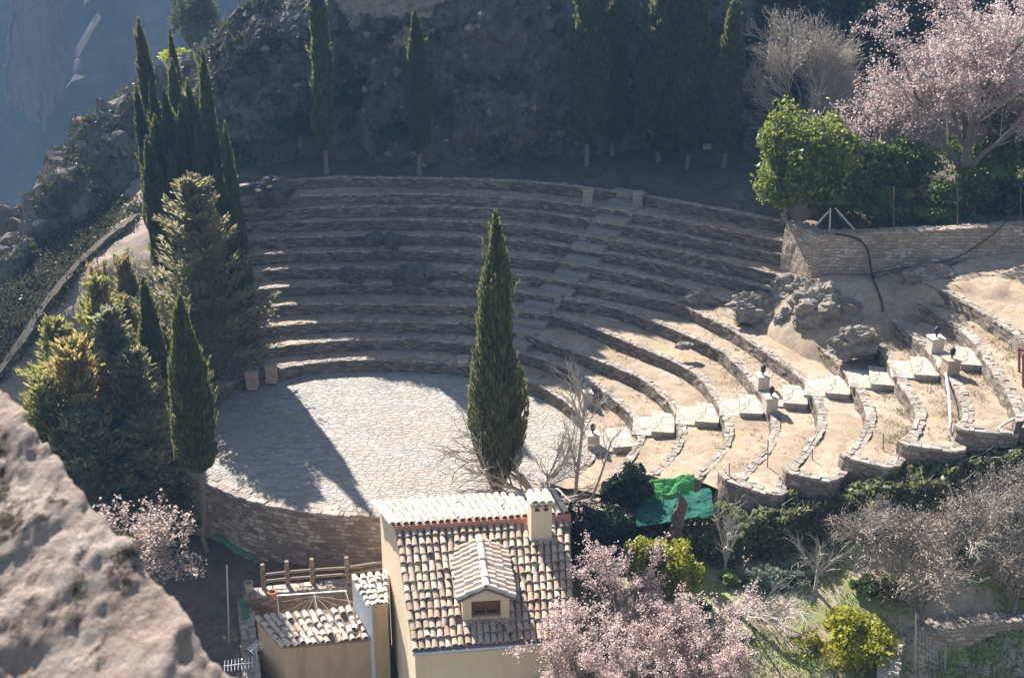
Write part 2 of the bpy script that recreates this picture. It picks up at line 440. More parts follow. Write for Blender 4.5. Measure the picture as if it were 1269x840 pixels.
M['bark'] = plain_mat('grey_bark', (.20, .165, .135), .95, .4, 8, .6, .02)
M['dead_wood'] = plain_mat('dead_wood', (.15, .105, .085), .95, .5, 7, .9, .04)
M['twig'] = plain_mat('pale_twigs', (.44, .39, .335), .95, .35, 6, .2)
M['grey_twig'] = plain_mat('grey_twigs', (.42, .38, .33), .95, .35, 6, .2)
M['brown_twig'] = plain_mat('brown_twigs', (.30, .245, .21), .95, .35, 6, .2)
M['rock'] = rock_mat('cliff_rock', [(.055, .05, .047), (.16, .142, .13), (.26, .235, .22), (.48, .45, .43)], 1.7, 1.0, .35, (.05, .058, .03))
M['ridge_rock'] = rock_mat('ridge_rock', [(.09, .08, .07), (.17, .15, .135), (.27, .245, .22), (.42, .40, .37)], 1.1, 1.0, .2, (.10, .10, .045))
M['boulder'] = rock_mat('boulder_rock', [(.11, .095, .08), (.27, .235, .195), (.42, .375, .325), (.55, .505, .455)], 2.8, 1.0, .1, streak=(1, 1, 1.5))
M['near_rock'] = near_rock_mat()
M['far_hill'] = rock_mat('far_hillside_ground', [(.03, .04, .025), (.05, .06, .035), (.09, .09, .06), (.2, .18, .15)], .06, .6, 2.0, (.03, .045, .022), (1, 1, 1))
M['far_cliff'] = rock_mat('far_cliff_rock', [(.08, .06, .045), (.15, .10, .075), (.2, .135, .10), (.22, .17, .135)], .09, .6, 2.0, None, (3, 3, .15))
M['wall'] = course_mat('seat_wall_stone', [(.09, .073, .057), (.18, .148, .12), (.26, .22, .18), (.34, .295, .25)], (.085, .07, .055), .30, .085, .9, .035, .012, .05)
M['retaining'] = course_mat('masonry_stone', [(.15, .115, .09), (.27, .21, .165), (.36, .29, .235), (.46, .39, .33)], (.16, .125, .10), .30, .14)
M['garden_wall'] = course_mat('garden_wall_stone', [(.25, .195, .15), (.40, .32, .255), (.48, .4, .33), (.58, .51, .44)], (.22, .165, .125), .25, .12)
M['coping'] = island_mat('coping_stone', [(0, (.22, .185, .15)), (.5, (.33, .285, .24)), (1, (.42, .375, .325))], .9, .55, 9, .7, .03)
M['shade_step'] = plain_mat('shade_step_stone', (.31, .275, .24), .95, .4, 6, .7, .04)  # darker copy of the step stone, shade of the back stair in its colour
M['step'] = stone_mat('step_stone', [(.35, .31, .26), (.41, .365, .31), (.45, .405, .35)], (.27, .225, .18), (1.6, 1.6, 1.6), .7, .03, .03)
M['landing'] = stone_mat('landing_slabs', [(.36, .32, .27), (.42, .375, .32), (.47, .43, .37)], (.25, .21, .17), (2.4, 2.4, 2), .6, .02, .04)
M['paving'] = paving_mat('orchestra_paving')
M['tread'] = dirt_mat('terrace_earth', (.25, .19, .135), (.40, .315, .235), (.52, .43, .34), (.25, .215, .12), .56)
M['slope'] = dirt_mat('slope_earth', (.22, .175, .145), (.32, .26, .215), (.40, .335, .28), (.16, .15, .06), .63)
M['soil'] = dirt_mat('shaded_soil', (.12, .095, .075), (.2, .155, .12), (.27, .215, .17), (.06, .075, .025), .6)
M['garden'] = dirt_mat('garden_soil', (.29, .235, .165), (.46, .385, .285), (.54, .46, .36), (.17, .205, .065), .48)
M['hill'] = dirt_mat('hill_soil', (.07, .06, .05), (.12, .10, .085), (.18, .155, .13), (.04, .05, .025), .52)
M['tile'] = island_mat('roof_tile', [(0, (.33, .245, .18)), (.35, (.41, .32, .24)), (.7, (.48, .39, .30)), (.92, (.52, .44, .35)), (.96, (.42, .25, .18)), (1, (.36, .30, .25))], .85, .45, 5, .5, .015)
M['pale_tile'] = island_mat('pale_roof_tile', [(0, (.46, .37, .29)), (.4, (.58, .49, .4)), (.8, (.66, .59, .5)), (1, (.52, .36, .27))], .85, .4, 12, .5, .015)
M['tile_bed'] = plain_mat('roof_channel', (.27, .2, .155), .95, .4, 9, .5, .03)
M['plaster'] = plaster_mat('cream_plaster', (.72, .575, .40), (.46, .35, .235), .32)
M['tan_plaster'] = plaster_mat('tan_plaster', (.55, .39, .245), (.30, .2, .125), .55)
M['white_plaster'] = plain_mat('white_plaster', (.74, .75, .75), .9, .14, 3, .3, .01)
M['terracotta'] = plain_mat('terracotta', (.52, .24, .16), .85, .25, 8, .2)
M['brick'] = stone_mat('small_brick', [(.36, .24, .18), (.44, .31, .235), (.5, .39, .31)], (.4, .33, .27), (9, 9, 14), .5, .01, .08)
M['wood'] = plain_mat('weathered_wood', (.27, .205, .15), .9, .4, 10, .4, .01)
M['red_wood'] = plain_mat('red_brown_wood', (.21, .095, .06), .7, .3, 8, .2)
M['glass'] = plain_mat('dark_glass', (.03, .028, .026), .12, .1, 2, 0, .001, 0, .6)
M['metal'] = plain_mat('galvanised_metal', (.55, .56, .56), .45, .25, 9, .1, .005, .7)
M['rust'] = plain_mat('rusty_metal', (.2, .14, .10), .8, .4, 9, .3, .005, .3)
M['lamp_dark'] = plain_mat('lamp_iron', (.05, .05, .05), .6, .2, 9, .1, .005, .4)
M['pale_stone'] = plain_mat('pale_pedestal_stone', (.56, .49, .41), .9, .25, 9, .5, .02)
M['hose'] = plain_mat('black_hose', (.03, .028, .028), .6, .2, 9, .1)
M['white_hose'] = plain_mat('pale_hose', (.62, .61, .58), .6, .2, 9, .1)
M['red'] = plain_mat('faded_red_paint', (.24, .10, .08), .7, .3, 6, .1)
M['green_pipe'] = plain_mat('green_plastic', (.035, .17, .08), .55, .3, 5, .1)

def net_mat(name, c):
    t = NT(name); nz = t.noise(t.coord(), 2.5, 6, .6); w = t.noise(t.coord((40, 40, 40)), 1, 2)
    col = t.mix(t.ramp(nz, [(.4, (0, 0, 0)), (.7, (.6, .6, .6))]), c, tuple(x * .6 for x in c))
    d = t.n('ShaderNodeBsdfDiffuse'); t.l(col, d.inputs['Color']); tr = t.n('ShaderNodeBsdfTranslucent'); t.l(col, tr.inputs['Color'])
    m = t.n('ShaderNodeMixShader'); m.inputs[0].default_value = .6; t.l(d.outputs[0], m.inputs[1]); t.l(tr.outputs[0], m.inputs[2])
    t.l(m.outputs[0], t.out.inputs['Surface']); return t.m
M['net'] = net_mat('light_green_net', (.20, .56, .23))
M['teal_net'] = net_mat('teal_net', (.08, .27, .205))

# ------------------------------------------------------------------ light, sky, camera
SUN_AZ, SUN_EL = R(28), R(37)                          # behind and to the left
S = Vector((-math.sin(SUN_AZ) * math.cos(SUN_EL), math.cos(SUN_AZ) * math.cos(SUN_EL), math.sin(SUN_EL)))
W = bpy.data.worlds.new('World'); SC.world = W; W.use_nodes = True
nt = W.node_tree; nt.nodes.clear()
sky = nt.nodes.new('ShaderNodeTexSky'); sky.sky_type = 'NISHITA'; sky.sun_disc = False
sky.sun_elevation = SUN_EL; sky.sun_rotation = -SUN_AZ; sky.altitude = 900; sky.air_density = 1.2; sky.dust_density = 1.5
bg = nt.nodes.new('ShaderNodeBackground'); bg.inputs['Strength'].default_value = .066
wo = nt.nodes.new('ShaderNodeOutputWorld')
hs = nt.nodes.new('ShaderNodeHueSaturation'); hs.inputs['Saturation'].default_value = .85
nt.links.new(sky.outputs[0], hs.inputs['Color']); nt.links.new(hs.outputs[0], bg.inputs[0]); nt.links.new(bg.outputs[0], wo.inputs[0])
sl = bpy.data.lights.new('sun', 'SUN'); sl.energy = 5.0; sl.angle = R(.5); sl.color = (1, .94, .865)
so = bpy.data.objects.new('sun', sl); COL.objects.link(so)
so.rotation_euler = (-S).to_track_quat('-Z', 'Y').to_euler(); so.location = tuple(S * 80)

cd = bpy.data.cameras.new('camera'); co = bpy.data.objects.new('camera', cd); COL.objects.link(co)
co.location = (0, 0, CAM_H); co.rotation_euler = (PI / 2 - PITCH, 0, 0)
cd.sensor_width = 36; cd.lens = 36 * F / 1269; cd.clip_end = 2000; cd.clip_start = .05
cd.dof.use_dof = True; cd.dof.focus_distance = 41; cd.dof.aperture_fstop = 4.6
SC.camera = co
SC.view_settings.view_transform = 'Standard'; SC.view_settings.look = 'None'
SC.view_settings.exposure = 1.5; SC.view_settings.gamma = 1
SC.cycles.use_denoising = True; SC.cycles.max_bounces = 6; SC.cycles.diffuse_bounces = 3; SC.cycles.volume_bounces = 1
SC.cycles.transparent_max_bounces = 6

def haze():
    t = NT('haze_air')
    v = t.n('ShaderNodeVolumePrincipled')
    v.inputs['Color'].default_value = (.34, .58, .98, 1); v.inputs['Density'].default_value = .0005; v.inputs['Anisotropy'].default_value = .2
    t.l(v.outputs[0], t.out.inputs['Volume'])
    g = G(); box(g, (-420, -40, -125), (260, 520, 30))
    o = link('haze', make_mesh('haze', g, t.m)); o['kind'] = 'stuff'
haze()

# ================================================================== the theatre
ROW = {
 1: [(258,500),(282,478),(312,465),(345,458),(382,451),(435,447),(490,447),(559,451),(600,458),(648,470),(685,488),(715,511),(729,535),(730,562),(712,583),(681,600)],
 2: [(270,457),(300,442),(334,432),(373,427),(432,422),(490,421),(528,422),(590,428),(651,440),(700,457),(745,483),(783,517),(791,540),(774,570),(746,597)],
 3: [(270,426),(290,416),(317,408),(359,403),(413,399),(490,399),(590,402),(645,413),(684,427),(740,447),(797,472),(832,504),(841,532),(829,563),(803,588)],
 4: [(268,402),(285,393),(312,385),(343,380),(388,377),(490,377),(590,380),(645,387),(704,396),(797,433),(860,463),(886,497),(899,530),(889,561),(858,592)],
 5: [(266,378),(283,369),(310,361),(333,358),(373,355),(490,352),(600,357),(700,371),(765,383),(858,419),(902,443),(937,482),(956,519),(947,555),(908,597)],
 6: [(266,356),(285,346),(320,337),(356,334),(490,333),(600,337),(700,349),(827,374),(846,380),(876,394),(908,410),(940,432),(989,466),(1006,490),(1015,519),(1002,548),(973,582)],
 7: [(264,334),(282,324),(306,318),(337,315),(490,312),(600,316),(722,330),(834,352),(914,377),(950,392)],
 8: [(264,311),(282,302),(305,297),(490,292),(620,296),(741,312),(852,334),(951,358),(985,370)],
 9: [(266,291),(282,283),(305,278),(490,273),(630,279),(753,297),(828,309),(960,340),(978,345)],
 10: [(268,274),(285,267),(305,262),(490,256),(640,261),(766,278),(960,315),(976,319)],
 11: [(270,256),(285,250),(305,246),(490,241),(640,246),(778,263),(960,297),(975,301)],
 12: [(272,240),(285,234),(311,229),(408,221),(490,221),(650,226),(793,243),(960,273),(972,276)],
}
ROWR = {   # the short lengths to the right of the earth bank
 7: [(960,396),(995,416),(1028,442),(1053,471),(1073,510),(1066,539),(1050,564)],
 8: [(1045,402),(1079,423),(1099,448),(1115,477),(1134,506),(1131,529),(1120,546)],
 9: [(1075,378),(1102,394),(1150,435),(1170,461),(1186,487),(1194,510),(1189,530)],
 10: [(1105,358),(1130,369),(1198,416),(1226,456),(1241,477),(1256,505),(1260,522)],
 11: [(1140,350),(1167,360),(1254,412),(1285,445),(1310,490),(1318,520)],
}
ENDW = {5: [(890,583),(905,598),(966,616),(977,598)], 6: [(969,577),(982,588),(1034,597),(1054,580)], 7: [(1041,561),(1056,570),(1110,580),(1124,562)],
        8: [(1112,546),(1130,553),(1194,560),(1193,546)], 9: [(1181,527),(1196,534),(1262,540)]}
H = .45
ZK = {k: H * k for k in range(0, 13)}
def smooth_line(l, w=4):
    k = np.exp(-np.linspace(-2, 2, 2 * w + 1) ** 2); k /= k.sum(); o = l.copy()
    for i in range(2):
        p = np.concatenate([2 * l[0, i] - l[w:0:-1, i], l[:, i], 2 * l[-1, i] - l[-2:-w - 2:-1, i]]); o[:, i] = np.convolve(p, k, 'valid')
    return o
def crest(px, k): return smooth_line(spline([P(x, y, ZK[k]) for x, y in px], .22))
CR = {k: crest(v, k) for k, v in ROW.items()}
CRR = {k: crest(v, k) for k, v in ROWR.items()}

def wall_band(line, thick, drop, batter=.05, rough=.035, seed=0, drop_end=None, outward=1):
    """rubble wall under a crest line; face on the right of the line of travel"""
    g = G(); n = len(line); N = normals2(line) * outward
    d = np.linspace(drop, drop if drop_end is None else drop_end, n)
    rows = []
    for f, off in [(1, batter), (.75, batter * .8), (.5, batter * .5), (.25, batter * .25), (.02, 0)]:
        p = line.copy(); p[:, 2] -= d * f; p[:, :2] += N * off
        jit = fbm(p * 2.6, 3, seed) * rough
        p[:, :2] += N * jit[:, None]; rows.append(p)
    top = line.copy(); top[:, :2] -= N * .02; rows.append(top)
    back = line.copy(); back[:, :2] -= N * thick; rows.append(back)
    bb = back.copy(); bb[:, 2] -= d; rows.append(bb)
    V = np.stack(rows, 1); g.add(V, grid_faces(n, len(rows)))
    m = len(rows); sarc = np.r_[0, np.cumsum(np.linalg.norm(np.diff(line[:, :2], axis=0), axis=1))] + seed * 3.7
    g.uv = np.stack([np.repeat(sarc[:, None], m, 1) + np.arange(m) * .02, V[..., 2] + np.where(np.arange(m) > 5, np.arange(m) * .3, 0)], -1).reshape(-1, 2)
    g.F.append(A(*[[list(range(m))][0]]).astype(int).reshape(1, m)); g.F.append((np.arange(m) + (n - 1) * m)[::-1].reshape(1, m))
    return g

def coping(line, width, h=.09, over=.03, seed=0, rows=2):
    """loose cap stones of uneven size along a crest line"""
    r = np.random.default_rng(seed); g = G(); N = normals2(line)
    s = np.r_[0, np.cumsum(np.linalg.norm(np.diff(line, axis=0), axis=1))]
    for j in range(rows):
        a = -over - (0.02 if j == 0 else 0); w = (width + over) / rows
        pos = r.uniform(0, .1)
        while pos < s[-1] - .1:
            L = r.uniform(.12, .34)
            q = [np.interp([pos + .012, min(pos + L, s[-1])], s, line[:, i]) for i in range(3)]
            nn = A(np.interp(pos + L / 2, s, N[:, 0]), np.interp(pos + L / 2, s, N[:, 1])); nn /= np.linalg.norm(nn)
            i0 = -over + j * w + r.uniform(-.025, .02) * (j == 0); i1 = -over + (j + 1) * w - .012 + r.uniform(-.01, .03)
            z0 = q[2][0] - .03; z1 = q[2][0] + h * r.uniform(.35, 1.0)
            b = A([q[0][0], q[1][0]], [q[0][1], q[1][1]], [q[0][1], q[1][1]], [q[0][0], q[1][0]])
            b[:2] -= nn * i0; b[2:] -= nn * i1
            b = b[::-1]
            V = np.vstack([np.c_[b, np.full(4, z0)], np.c_[b * .97 + b.mean(0) * .03, np.full(4, z1)]]) + r.uniform(-.016, .016, (8, 3))
            g.add(V, BOXF); pos += L
    return g

ORD = ['', 'lowest', 'second', 'third', 'fourth', 'fifth', 'sixth', 'seventh', 'eighth', 'ninth', 'tenth', 'eleventh', 'topmost']
SEATS = 'curved stone seat walls of the theatre'
LOOK = {1: 'edging the paved circle', 2: 'counted upward from the paved circle', 12: 'just under the cliff'}
for k in range(1, 13):
    ln = CR[k]; mid = ln[len(ln) // 2]
    lab = f'{ORD[k]} long curved rubble seat wall {LOOK.get(k, "counted upward from the paved circle")}'
    t = thing('seat_wall', lab, 'stone wall', (mid[0], mid[1], mid[2] - H), SEATS)
    part('wall_face', wall_band(ln, .30, H + .12, .06, .04, k), M['wall'], t)
    part('coping', coping(ln, .27, .045, .0, 40 + k), M['coping'], t)
for k, ln in CRR.items():
    mid = ln[len(ln) // 2]
    t = thing('seat_wall', f'short right-hand length of the {ORD[k]} seat wall, beyond the boulders', 'stone wall', (mid[0], mid[1], mid[2] - H), SEATS)
    part('wall_face', wall_band(ln, .32, H + .12, .06, .04, 20 + k), M['wall'], t)
    part('coping', coping(ln, .30, .05, .0, 70 + k), M['coping'], t)
WHERE = {5: 'tallest end wall, nearest the green nets', 6: 'second end wall right of the nets', 7: 'third end wall right of the nets',
         8: 'fourth end wall right of the nets', 9: 'farthest right end wall, under the pale hose'}
for k, px in ENDW.items():
    ln = spline([P(x, y, ZK[k] + .02) for x, y in px], .2)
    t = thing('end_wall', f'brown rubble {WHERE[k]}, closing a terrace', 'stone wall', ln[0] - A(0, 0, .8), 'end walls closing the terraces')
    part('wall_face', wall_band(ln, .32, 1.0 if k == 5 else .75, .05, .04, 60 + k, drop_end=.3), M['retaining'], t)
    part('coping', coping(ln, .32, .07, .02, 90 + k), M['coping'], t)

def strip_between(a, b, za, zb, m=5, rough=.03, seed=0, n=150):
    a = resample(a, n=n); b = resample(b, n=n); g = G()
    f = np.linspace(0, 1, m)[None, :, None]
    V = a[:, None] * (1 - f) + b[:, None] * f
    V[..., 2] = za + (zb - za) * f[..., 0]
    V[..., 2] += fbm(V * A(1.3, 1.3, 0), 4, seed) * rough
    g.add(V, grid_faces(n, m)); return g

def inset(line, d):                                     # move a line to the outside of the bowl
    o = line.copy(); o[:, :2] -= normals2(line) * d; return o

for k in range(1, 13):
    zt = ZK[k] + .0
    if k < 12:
        nxt = inset(CR[k + 1], .1)
    else:
        nxt = CR[12] + A(0, 5.5, 0); nxt[:, 1] = np.maximum(nxt[:, 1], 60.5)
    if k in ENDW and k < 7:
        e = [P(x, y, ZK[k]) for x, y in ENDW[k][:3]]
        cur = np.vstack([inset(CR[k], .2), e[0][None]]); nxt = np.vstack([nxt, e[-1][None]])
    else: cur = inset(CR[k], .2)
    if k == 6: nxt = np.vstack([inset(CR[7], .1), inset(CRR[7], .1), P(*ENDW[6][2], ZK[6])[None]])
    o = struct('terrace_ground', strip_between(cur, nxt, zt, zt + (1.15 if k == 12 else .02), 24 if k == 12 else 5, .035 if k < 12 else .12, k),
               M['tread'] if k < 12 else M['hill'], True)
for k in (7, 8, 9, 10):
    e = [P(x, y, ZK[k]) for x, y in ENDW[k][:3]] if k in ENDW else [P(1266, 530, ZK[k]), P(1300, 540, ZK[k]), P(1330, 530, ZK[k])]
    cur = np.vstack([inset(CRR[k], .2), e[0][None]]); nxt = np.vstack([inset(CRR[k + 1], .1), e[-1][None]])
    struct('terrace_ground', strip_between(cur, nxt, ZK[k], ZK[k] + .02, 5, .035, 30 + k), M['tread'], True)
g = strip_between(inset(CRR[11], .2), CRR[11] + A(6, 4, 0), ZK[11], ZK[11] + 1.0, 6, .08, 50)
struct('terrace_ground', g, M['tread'], True)

for k, px in ENDW.items():                              # earth filling the terrace ends behind the end walls
    src = CR if k < 7 else CRR
    ln = spline([P(x, y, ZK[k]) for x, y in px], .2); q = np.vstack([src[k][-4][None], ln, (CR if k + 1 < 7 else CRR)[k + 1][-6][None]]); q[:, 2] = ZK[k] - .014
    c = q.mean(0); m = len(q); i = np.arange(m)
    g = G(); g.add(np.vstack([q, c[None]]), np.c_[i, (i + 1) % m, np.full(m, m)]); struct('terrace_ground', g, M['tread'])

# ---- paved circle and its retaining wall
front = [(222,560),(228,580),(245,594),(300,618),(360,632),(420,639),(470,641),(540,640),(600,632),(655,614),(681,602)]
front = spline([P(x, y, 0) for x, y in front], .22)
ring = np.vstack([inset(CR[1], .15), front[::-1]])
ring[:, 2] = 0
xs = np.arange(ring[:, 0].min(), ring[:, 0].max() + .3, .3)
cen = ring.mean(0)
rr = resample(np.vstack([ring, ring[:1]]), n=160)
fr = np.linspace(0, 1, 14) ** .8
V = cen + (rr - cen)[:, None] * fr[None, :, None]; V[..., 2] = fbm(V * A(.8, .8, 0), 4, 3) * .02
g = G(); g.add(V, grid_faces(160, 14)); struct('orchestra_paving', g, M['paving'], True)
t = thing('retaining_wall', 'tall curved masonry wall holding up the paved circle', 'stone wall', (front[20][0], front[20][1], -2.4))
fl = front[::1].copy(); fl[:, 2] = .02
part('wall_face', wall_band(fl, .5, 3.2, .18, .05, 5), M['retaining'], t)
g = G()
part('coping', coping(fl, .5, .05, .04, 11, 2), M['coping'], t)

# ---- earth under the ends of the terraces, along the ivy wall
inner = [(690,598,.1),(740,585,.35),(790,575,.8),(830,570,1.05),(880,575,1.3),(930,570,1.85),(1000,560,2.3),(1060,545,2.8),(1130,530,3.2),(1200,515,3.7),(1275,505,4.1)]
outer = [(688,672,.05),(745,656,.5),(800,648,.85),(860,650,1.05),(900,650,1.1),(970,637,1.5),(1040,620,2.0),(1110,603,2.45),(1185,580,2.95),(1280,552,3.45)]
inner = spline([P(*p) for p in inner], .3); outer = spline([P(*p) for p in outer], .3)
inner = resample(inner, n=90); outer = resample(outer, n=90)
g = G(); f = np.linspace(0, 1, 10)[None, :, None]
V = inner[:, None] * (1 - f) + outer[:, None] * f
V[..., 2] = inner[:, None, 2] * (1 - f[..., 0] ** 2) + outer[:, None, 2] * f[..., 0] ** 2
V[..., 2] += fbm(V * 1.2, 4, 9) * .05
g.add(V, grid_faces(90, 10)); struct('terrace_path', g, M['tread'], True)
IVY = outer

# ---- lower ground: house yard and garden
lower = tps([P(*p) for p in [(240,700,-2.3),(200,760,-2.9),(300,712,-2.2),(420,705,-2.0),(300,650,-2.3),(880,700,.6),(950,725,.55),(1100,700,1.15),(1250,650,1.9),(1050,830,.1),
     (900,830,-.15),(1200,830,-.3),(720,720,-.4),(600,840,-2.6),(350,830,-2.8),(760,690,-.3)]] +
    [A(-25, 20, -7), A(25, 15, -1), A(0, 12, -6), A(-9, 39, -2.2), A(0, 37, -1.8), A(12, 34, .6), A(-20, 36, -4), A(28, 30, 2), A(20, 36, 1.2)])
def zlow(x, y):
    p = np.stack([x, y, 0 * x], -1); z = lower(x, y) + fbm(p * .7, 5, 21) * .12
    return z - np.clip(y - 36.5, 0, 9) * .25 * (x > 4)
struct('lower_ground', sheet(-27, 30, 8, 42, .35, zlow), M['garden'], True)

# ---- slope left of the terraces
slope = tps([P(*p) for p in [(172,268,4.3),(130,302,3.7),(95,338,3.0),(60,382,2.2),(25,434,1.2),(5,478,.3),(300,290,4.2),(275,345,3.0),(245,420,1.2),(215,490,-.2),(190,550,-1.3),
      (170,610,-2.0),(60,470,.3),(120,420,1.2),(185,330,3.4),(100,560,-1.5),(30,350,.4),(110,262,1.9),(5,420,.3)]] + [A(-13, 53, 5), A(-24, 46, -2), A(-17, 55, 5), A(-12, 38, -2.2), A(-18, 36, -3)])
def zslope(x, y):
    p = np.stack([x, y, 0 * x], -1)
    z = slope(x, y) + fbm(p * .9, 5, 31) * .13
    d = np.clip(x + 10.8 + .16 * (y - 36) * (y < 44) + np.clip((y - 41) * .6, 0, 2.6), 0, 9)
    return z - d * 1.4 - np.clip(-19.4 - x, 0, 9) * 1.6
struct('hillside', sheet(-25, -9.5, 34.5, 62, .3, zslope), M['slope'], True)
kl = spline([P(*p) for p in [(172,266,4.5),(130,298,3.95),(95,332,3.25),(60,376,2.45),(25,428,1.45),(-6,472,.5)]], .25)[::-1]
t = thing('kerb_wall', 'low dark stone kerb along the upper edge of the bare earth slope', 'stone wall', kl[10] - A(0, 0, .3))
part('wall_face', wall_band(kl, .28, .5, .04, .09, 8), M['wall'], t)

# ---- earth bank among the boulders on the right
bank_px = [(890,378,2.95),(940,372,3.2),(965,345,3.65),(1012,344,4.5),(1265,336,4.95),(1300,350,5.1),(1265,398,4.97),(1170,358,4.97),(1130,372,4.52),(1102,397,4.07),(1078,426,3.62),(1040,436,3.2),(1000,424,3.17),(940,408,2.72),(905,396,2.72)]
bank_poly = A(*[P(*p) for p in bank_px])
bank = tps(list(bank_poly) + [P(1050,380,4.1), P(1000,385,3.8), P(960,385,3.4), P(1100,352,4.6)])
def zbank(x, y):
    p = np.stack([x, y, 0 * x], -1); ins = inside(bank_poly, x, y); d = dist_poly(bank_poly, x, y)
    z = bank(x, y) + fbm(p * 1.3, 5, 41) * .1
    return np.where(ins, z + np.minimum(d, .5) * .15, z - d * 1.1 - .04)
struct('earth_bank', sheet(5.5, 21, 35, 46, .2, zbank), M['tread'], True)

# ---- garden terrace above the right-hand wall
plat = tps([A(11.4, 42, 5.95), A(20, 42, 6.3), A(30, 42, 6.6), A(12, 46, 6.1), A(13, 50, 6.3), A(20, 48, 7), A(14, 55, 6.9), A(30, 56, 10), A(40, 50, 9), A(11, 48, 6.0), A(25, 60, 11)])
def zplat(x, y):
    p = np.stack([x, y, 0 * x], -1)
    z = plat(x, y) + fbm(p * .6, 5, 51) * .12
    edge = np.clip(10.9 - (x + np.clip(y - 44, 0, 12) * -.12 + np.clip(44 - y, 0, 2) * -.4), 0, 3)
    return z - edge * 7 - np.clip(42.05 - y, 0, 1) * 12
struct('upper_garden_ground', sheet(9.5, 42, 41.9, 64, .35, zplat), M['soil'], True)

def masonry(line_top, z_bot, thick, mat_, label, name='retaining_wall', seed=0, cop=True, group=None, rough=.05):
    t = thing(name, label, 'stone wall', (line_top[0][0], line_top[0][1], np.min(z_bot)), group)
    ln = spline(line_top, .22); g = G(); n = len(ln); N = normals2(ln)
    s = np.linspace(0, 1, n); zb = np.interp(s, np.linspace(0, 1, len(np.atleast_1d(z_bot))), np.atleast_1d(z_bot))
    rows = []; K = 9
    for i in range(K):
        f = i / (K - 1); p = ln.copy(); p[:, 2] = zb + (ln[:, 2] - zb) * f; p[:, :2] += N * (.12 * (1 - f))
        p[:, :2] += N * (fbm(p * 2.2, 3, seed) * rough)[:, None]; rows.append(p)
    b = ln.copy(); b[:, :2] -= N * thick; rows.append(b); b2 = b.copy(); b2[:, 2] = zb; rows.append(b2)
    m = len(rows); sarc = np.r_[0, np.cumsum(np.linalg.norm(np.diff(ln[:, :2], axis=0), axis=1))]; Vr = np.stack(rows, 1)
    g.uv = np.stack([np.repeat(sarc[:, None], m, 1), Vr[..., 2] + np.where(np.arange(m) > 8, np.arange(m) * .3, 0)], -1).reshape(-1, 2)
    g.add(Vr, grid_faces(n, m), [list(range(m))], [[(n - 1) * m + i for i in range(m)][::-1]])
    part('wall_face', g, mat_, t)
    if cop: part('coping', coping(ln, thick, .06, .03, seed + 5), M['coping'], t)
    return t
c0 = A(11.1, 41.9, 6.12)
masonry([A(10.3, 43.9, 6.0), A(10.7, 42.9, 6.05), c0, c0 + A(.5, -.02, .02), A(15, 41.8, 6.3), A(18.7, 41.8, 6.5), A(24, 41.8, 6.6)], [3.2, 3.9, 4.2, 4.4, 4.5, 4.6], .5, M['garden_wall'],
        'pale squared stone wall with a sunlit corner below the blossoming trees', seed=3)
masonry([PY(922, 172, 55.5), PY(945, 182, 54), PY(972, 200, 52)], [5.2], .4, M['retaining'], 'old brown stone wall climbing beside the cliff-foot cypresses', 'stone_wall', seed=9, cop=False)

# loose pebbles and clods on the seat earth
def pebbles():
    r = np.random.default_rng(55); g = G()
    O = A([1, 0, 0], [-1, 0, 0], [0, 1, 0], [0, -1, 0], [0, 0, 1]); FO = np.array([[0, 2, 4], [2, 1, 4], [1, 3, 4], [3, 0, 4]])
    src = [(CR[k], inset(CR[k + 1], -.1), ZK[k]) for k in range(1, 7)] + [(CRR[k], inset(CRR[k + 1], -.1), ZK[k]) for k in (7, 8, 9, 10)]
    for a, b, z in src:
        a = resample(a, n=80); b = resample(b, n=80); m = 420
        f = r.random(m) * 79; i = f.astype(int); w = (.3 + .68 * r.random(m))[:, None]
        c = a[i] * (1 - w) + b[i] * w; c[:, 2] = z + .02; c[:, :2] += r.normal(0, .06, (m, 2))
        sz = .010 + .026 * r.random(m) ** 4
        V = c[:, None] + (O[None] * r.uniform(.6, 1.3, (m, 5, 3))) * sz[:, None, None] * A(1, 1, .7)
        g.add(V, (FO[None] + 5 * np.arange(m)[:, None, None]).reshape(-1, 3))
    struct('pebbles', g, M['coping'], False, 'stuff')
pebbles()

def yard_floor():
    def z(x, y):
        p = np.stack([x, y, 0 * x], -1); d = np.clip(x + 2.6, 0, 3) + np.clip(-15 - x, 0, 5) + np.clip(24 - y, 0, 3)
        return lower(x, y) + .16 + fbm(p * .7, 5, 21) * .12 + fbm(p * 2.5, 4, 22) * .05 - d * .5
    struct('yard_ground', sheet(-18, -1.2, 22, 37.5, .25, z), M['shade_soil'], True)
M['shade_soil'] = dirt_mat('shade_yard_soil', (.085, .065, .05), (.14, .11, .085), (.2, .16, .125))  # brown yard earth, colour lowered to hold the trees' shade
yard_floor()

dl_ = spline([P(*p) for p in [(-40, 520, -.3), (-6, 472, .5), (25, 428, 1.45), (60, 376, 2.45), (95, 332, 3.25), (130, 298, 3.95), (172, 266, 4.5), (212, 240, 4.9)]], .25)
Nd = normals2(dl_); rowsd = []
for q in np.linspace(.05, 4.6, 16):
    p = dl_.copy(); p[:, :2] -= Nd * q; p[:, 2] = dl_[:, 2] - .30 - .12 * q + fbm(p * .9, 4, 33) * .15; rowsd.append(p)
g = G(); g.add(np.stack(rowsd, 1), grid_faces(len(dl_), 16)); struct('ditch_shade_ground', g, M['hill'], True)  # ditch floor in dark soil, its colour standing in for the ridge's shade

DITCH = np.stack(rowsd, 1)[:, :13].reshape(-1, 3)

def hit(px, py, zf, t0=24.0):                            # where a photograph pixel meets a ground surface
    d = ray(px, py); o = A(0, 0, CAM_H)
    for t in np.arange(t0, 60, .1):
        p = o + d * t
        if p[2] <= float(zf(np.array(p[0]), np.array(p[1]))): break
    p[2] = float(zf(np.array(p[0]), np.array(p[1]))); return p
